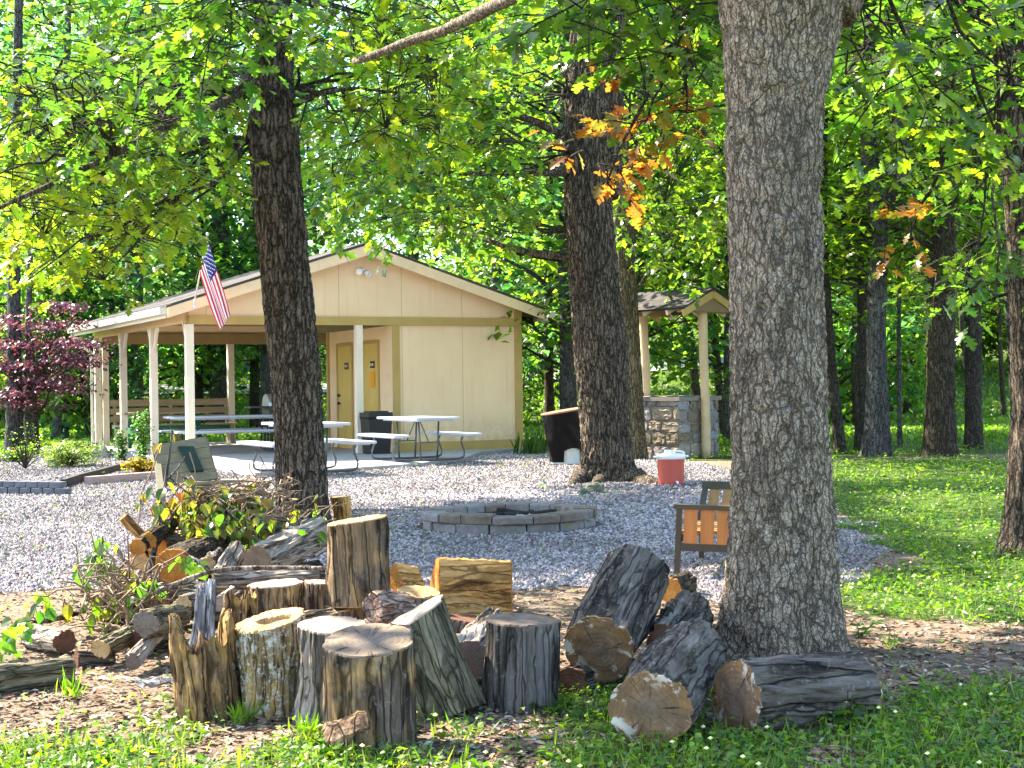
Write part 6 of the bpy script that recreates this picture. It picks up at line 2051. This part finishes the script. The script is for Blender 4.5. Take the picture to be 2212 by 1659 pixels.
branch('crooked branch sloping to the ground in front of the leaning tree', [(482, 1076, 9.2), (510, 1096, 9.2), (535, 1125, 9.2), (555, 1138, 9.2), (583, 1136, 9.3)], 10, 7, [(500, 1125, 9.0, 110, 38, 20, .058, WILT + DGREEN), (560, 1148, 9.2, 40, 22, 14, .055, WILT + FRESH), (455, 1095, 9.1, 40, 22, 14, .055, WILT + YEL)], 'log_olive', 'cut_orange', 7, tangle=12, side=[[(530, 1120, 9.2), (560, 1105, 9.3), (590, 1115, 9.3)]])
branch('brown dead branch arching over the top of the brush pile', [(345, 1150, 8.9), (390, 1090, 9.0), (450, 1062, 9.1), (520, 1062, 9.2), (590, 1090, 9.3)], 9, 5, [(400, 1085, 9.0, 40, 24, 14, .055, WILT + BROWN[:1]), (480, 1080, 9.1, 40, 26, 14, .055, WILT + YEL[:1]), (560, 1090, 9.2, 36, 22, 16, .055, WILT + DGREEN)], 'log_red', None, 14, (), 8)
branch('dark dead branch hanging down at the right of the brush pile', [(470, 1082, 8.9), (500, 1110, 8.8), (540, 1150, 8.7), (575, 1165, 8.8)], 7, 4, [(520, 1140, 8.7, 60, 34, 16, .055, WILT + DGREEN), (470, 1130, 8.7, 40, 22, 16, .05, WILT + FRESH[:1]), (430, 1160, 8.6, 26, 16, 12, .05, WILT)], 'log_dark', None, 15, (), 12)
branch('branch leaning up against the leaning tree trunk with drooping leaves', [(604, 1146, 9.4), (640, 1112, 9.4), (670, 1092, 9.4), (702, 1068, 9.4)], 7, 5, [(690, 1105, 9.4, 7, 6, 14, .075, YEL + FRESH), (668, 1150, 8.5, 16, 16, 10, .06, FRESH), (632, 1098, 9.4, 4, 5, 5, .05, YEL)], 'log_olive', None, 8)
branch('dark branch with an orange end lying low at the left', [(79, 1342, 7.3), (110, 1338, 7.3), (140, 1332, 7.4), (180, 1318, 7.5)], 13, 12, [(92, 1300, 7.3, 9, 12, 12, .07, FRESH), (75, 1318, 7.3, 5, 10, 8, .06, YEL + FRESH), (148, 1312, 7.4, 3, 4, 8, .07, YEL), (40, 1355, 7.2, 16, 18, 14, .07, FRESH), (10, 1400, 6.9, 16, 12, 18, .075, FRESH), (62, 1368, 7.2, 8, 10, 8, .06, FRESH)], 'log_dark', 'cut_orange', 9, [[(180, 1318, 7.5), (195, 1298, 7.5), (205, 1270, 7.5)]])
branch('leafy cut branch reaching left over the gravel with broad green leaves', [(262, 1290, 7.8), (235, 1262, 7.8), (215, 1235, 7.8), (205, 1205, 7.8)], 8, 3, [(172, 1242, 7.8, 10, 9, 14, .085, FRESH), (202, 1205, 7.8, 12, 12, 12, .07, FRESH + YEL[:1]), (222, 1168, 7.8, 7, 6, 12, .075, FRESH), (240, 1222, 7.8, 12, 12, 10, .08, FRESH), (268, 1225, 7.9, 4, 5, 8, .06, YEL), (205, 1318, 7.4, 16, 16, 22, .075, FRESH + WILT), (240, 1310, 7.5, 8, 8, 16, .07, WILT)], 'log_grey', None, 10, [[(235, 1262, 7.8), (190, 1255, 7.8), (168, 1235, 7.8)], [(215, 1235, 7.8), (222, 1190, 7.8), (222, 1158, 7.8)]])
branch('short grey branch poking up at the left of the orange-faced pair', [(248, 1178, 8.3), (262, 1200, 8.3), (280, 1225, 8.3), (300, 1250, 8.2)], 9, 10, [(256, 1178, 8.3, 3, 5, 6, .05, YEL)], 'log_grey', None, 11)
branch('forked branch with heart-shaped green leaves in front of the big orange face', [(470, 1240, 7.6), (445, 1222, 7.6), (420, 1205, 7.6), (400, 1196, 7.6)], 5, 3, [(408, 1210, 7.6, 12, 12, 8, .075, FRESH), (430, 1216, 7.6, 10, 10, 8, .07, FRESH), (300, 1268, 7.4, 16, 14, 10, .075, YEL[:1] + FRESH), (322, 1258, 7.4, 9, 10, 8, .075, FRESH), (292, 1300, 7.3, 9, 8, 16, .07, FRESH)], 'log_grey', None, 12)
branch('pale crooked branch with an orange tip at the left front of the brush pile', [(300, 1234, 7.9), (292, 1250, 7.8), (275, 1258, 7.7), (240, 1252, 7.7), (215, 1262, 7.7)], 9, 6, (), 'log_grey', 'cut_orange', 13)
r_ = np.random.default_rng(500)
for i in range(20):
    u, v, dd = r_.uniform(190, 330), r_.uniform(1270, 1370), r_.uniform(7.0, 7.7)
    a = r_.uniform(-.9, .5)
    L = r_.uniform(30, 80)
    lb_ = 'thin bare twig among the tangle at the left front of the brush pile'
    branch(lb_, [(u, v, dd), (u + L * .5 * math.cos(a), v + L * .5 * math.sin(a) + r_.normal() * 4, dd + .05), (u + L * math.cos(a), v + L * math.sin(a), dd + .1)], 5, 2.5, [(u + L * .4, v, dd, 4, L * .3, 8, .05, WILT + YEL)] if i % 3 == 0 else (), ['twig_tan', 'log_red'][i % 2], None, 20 + i, (), 5)
for i in range(24):
    u, v, dd = r_.uniform(340, 590), r_.uniform(1075, 1165), r_.uniform(8.9, 9.4)
    a = r_.uniform(-1.0, .9)
    L = r_.uniform(40, 100)
    lb_ = 'thin bare twig among the wilted leaves at the top of the brush pile'
    branch(lb_, [(u, v, dd), (u + L * .5 * math.cos(a), v + L * .5 * math.sin(a) + r_.normal() * 5, dd + .05), (u + L * math.cos(a), v + L * math.sin(a), dd + .1)], 3.5, 2, [(u + 10, v + 12, dd, 14, 20, 11, .05, WILT)] if i % 2 else (), ['twig_tan', 'log_olive'][i % 2], None, 60 + i, (), 5)

# ------------------------------------------------------------------ gravel stones, wood chips, grass
slabw = [tuple(BW(x, y)[:2]) for x, y in SLAB]
def scatter(n, y0, y1, half, sd, k=1.0):
    r_ = np.random.default_rng(sd)
    y = y0 * (y1 / y0) ** (r_.random(n) ** k)
    x = r_.uniform(-half, half, n) * (y * .37 + .3)
    return r_, x, y
r_, x, y = scatter(260000, 6.8, 30, 1.0, 601)
ok = (gmask(x, y) > .5) & ~inpoly(x, y, slabw) & ((x - FPX) ** 2 + (y - FPY) ** 2 > .8 ** 2)
x, y = x[ok], y[ok]
n = len(x)
s_ = r_.uniform(.005, .012, n) * (1 + .045 * y)
octa = np.array([(1, 0, 0), (0, 1, 0), (-1, 0, 0), (0, -1, 0), (.1, 0, .75), (0, 0, -.6)])
V = octa[None] * (1 + .35 * r_.normal(size=(n, 6, 3))) * s_[:, None, None]
a = r_.uniform(0, 6.28, n)
V = np.stack([V[..., 0] * np.cos(a)[:, None] - V[..., 1] * np.sin(a)[:, None], V[..., 0] * np.sin(a)[:, None] + V[..., 1] * np.cos(a)[:, None], V[..., 2]], -1)
V += np.stack([x, y, hz(x, y) + s_ * .25], -1)[:, None]
T_ = np.array([(0, 1, 4), (1, 2, 4), (2, 3, 4), (3, 0, 4), (1, 0, 5), (2, 1, 5), (3, 2, 5), (0, 3, 5)])
g_ = r_.choice([.14, .20, .27, .34, .44], n)
col = np.stack([g_ * 1.05, g_ * .94, g_ * .93], 1) * (1 + .06 * r_.normal(size=(n, 3))) * (.95 + .22 * fbm(np.stack([x * .9, y * .6, x * 0], -1), 88, 3))[:, None]
mb = MB()
mb.add(V.reshape(-1, 3), (T_[None] + (np.arange(n) * 6)[:, None, None]).reshape(-1, 3), np.repeat(np.clip(col, .03, .8), 6, 0))
kind(mb.obj('gravel', M['gravelst'], cols=True), 'stuff')
# chips and dry leaves on the bare earth
r_, x, y = scatter(60000, 4.3, 24, 1.05, 611, 1.5)
gm_, lm_ = gmask(x, y), lmask(x, y)
pr = np.where(gm_ > .5, .16, np.where(lm_ > .5, .14, .95))
ok = (r_.random(len(x)) < pr) & ~inpoly(x, y, slabw)
x, y = x[ok], y[ok]
n = len(x)
CH = leaf_template([(0, .10), (.5, .2), (1, .06)], .3)
az = r_.uniform(0, 6.28, n)
mb = MB()
put_leaves(mb, CH, np.stack([x, y, hz(x, y) + .006 + .006 * r_.random(n)], 1), np.stack([np.cos(az), np.sin(az), .15 * r_.normal(size=n)], 1), np.array([0, 0, 1.]) + .3 * r_.normal(size=(n, 3)), r_.uniform(.012, .055, n),
           rcol(n, [(.28, .21, .145), (.20, .135, .085), (.12, .08, .05), (.38, .31, .23), (.23, .14, .075)], .2, r_))
kind(mb.obj('wood_litter', M['litter'], cols=True), 'stuff')
# grass and clover
BLADE = leaf_template([(0, .04), (.5, .05), (1, .003)], .05)
CLOV = leaf_template([(0, .04), (.5, .42), (1, .12)], .25)
mb = MB()
r_, x, y = scatter(130000, 4.2, 34, 1.06, 621, 1.1)
lm_ = lmask(x, y) * (1 - gmask(x, y))
ok = (r_.random(len(x)) < np.clip(lm_ * 1.25 - .1, .015, 1)) & ~inpoly(x, y, slabw)
x, y, lm_ = x[ok], y[ok], lm_[ok]
n = len(x)
clov = r_.random(n) < np.where(y > 6.8, .72, .6)
z = hz(x, y)
i = np.where(clov)[0]
az = r_.uniform(0, 6.28, len(i))
big = 1 + .05 * np.clip(y[i] - 6, 0, 18)
put_leaves(mb, CLOV, np.stack([x[i], y[i], z[i] + r_.uniform(.01, .055, len(i)) * big], 1), np.stack([np.cos(az), np.sin(az), .3 * r_.normal(size=len(i))], 1), np.array([0, 0, 1.]) + .35 * r_.normal(size=(len(i), 3)),
           r_.uniform(.014, .032, len(i)) * big, rcol(len(i), [(.075, .17, .012), (.11, .21, .012), (.15, .23, .015), (.05, .13, .012)], .22, r_))
i = np.where(~clov)[0]
Fw = np.array([0, 0, 1.]) + r_.normal(size=(len(i), 3)) * np.array([.5, .5, .1])
put_leaves(mb, BLADE, np.stack([x[i], y[i], z[i] - .005], 1), Fw, r_.normal(size=(len(i), 3)), r_.uniform(.025, .075, len(i)) * (1 + .025 * y[i]), rcol(len(i), [(.08, .17, .02), (.12, .20, .03), (.17, .22, .05), (.06, .13, .02)], .22, r_))
i = np.where(r_.random(n) < np.where(y < 7, .003, .007))[0]
mb.add(*(lambda W_, F_: (W_.reshape(-1, 3), F_))(np.stack([x[i], y[i], z[i] + .06 + .02 * r_.random(len(i))], -1)[:, None] + octa[None] * .009, (T_[None] + (np.arange(len(i)) * 6)[:, None, None]).reshape(-1, 3)), np.tile(np.array([[.62, .60, .55]]), (len(i) * 6, 1)))
kind(mb.obj('grass', M['grass'], cols=True), 'stuff')
mb = MB()
r_, x, y = scatter(50000, 30, 75, 1.06, 631, 1.0)
ok = (lmask(x, y) > .5) & ~inpoly(x, y, slabw)
x, y = x[ok], y[ok]
n = len(x)
Fw = np.array([0, 0, 1.]) + r_.normal(size=(n, 3)) * np.array([.7, .7, .1])
put_leaves(mb, CLOV, np.stack([x, y, hz(x, y)], 1), Fw, r_.normal(size=(n, 3)), r_.uniform(.06, .16, n), rcol(n, [(.08, .17, .02), (.12, .20, .03), (.10, .18, .03)], .22, r_))
kind(mb.obj('grass', M['grass'], cols=True), 'stuff')
# single weeds in the foreground
def weed(label, u, v, sd, hgt=.12, nl=16, tuft=False):
    c = gp(u, v)
    def f(mb, tm):
        r = np.random.default_rng(sd)
        if tuft:
            P_ = r.normal(size=(nl, 3)) * np.array([.02, .02, 0])
            put_leaves(mb, BLADE, P_, np.array([0, 0, 1.]) + r.normal(size=(nl, 3)) * np.array([.45, .45, .05]), r.normal(size=(nl, 3)), hgt * r.uniform(.6, 1.2, nl), rcol(nl, [(.10, .22, .02), (.14, .24, .03)], .2, r))
        else:
            for k in range(3):
                e = np.array([r.normal() * .06, r.normal() * .06, hgt * r.uniform(.6, 1.1)])
                tm.tube(curve((0, 0, 0), e, .1, 4), np.array([.003, .003, .002, .0015]), 4, False)
                kk = r.uniform(.2, 1, nl)
                az = r.uniform(0, 6.28, nl)
                put_leaves(mb, OVAL, e * kk[:, None], np.stack([np.cos(az), np.sin(az), .1 + 0 * az], 1), np.array([0, 0, 1.]) + .3 * r.normal(size=(nl, 3)), .045 * r.uniform(.5, 1.1, nl), rcol(nl, FRESH, .2, r))
    t = thing('grass_tuft' if tuft else 'weed', label, 'grass tuft' if tuft else 'weed', (c[0], c[1], 0))
    mb = MB()
    f(mb, Tw(mb))
    mb.obj('foliage', [M['grass'], M['bark_far']], t, cols=True)
weed('grass tuft in front of the long mossy log at the left', 158, 1505, 701, .10, 26, True)
weed('grass tuft at the foot of the lichen-crusted stump', 520, 1560, 702, .08, 40, True)
weed('grass tuft at the left foot of the widest front stump', 660, 1590, 703, .08, 36, True)
weed('leafy weed growing between the widest stump and the wedge of wood', 715, 1628, 704, .07, 10)
weed('leafy weed on the bare earth right of the oak', 1856, 1380, 705, .09, 10)
weed('spiky grass tuft on the bare earth right of the oak', 1935, 1405, 706, .08, 18, True)
weed('leafy weed in the shade in front of the crosswise log', 1830, 1580, 707, .13, 9)
weed('leafy weed in the shade under the cracked grey stump', 1190, 1545, 708, .05, 9)
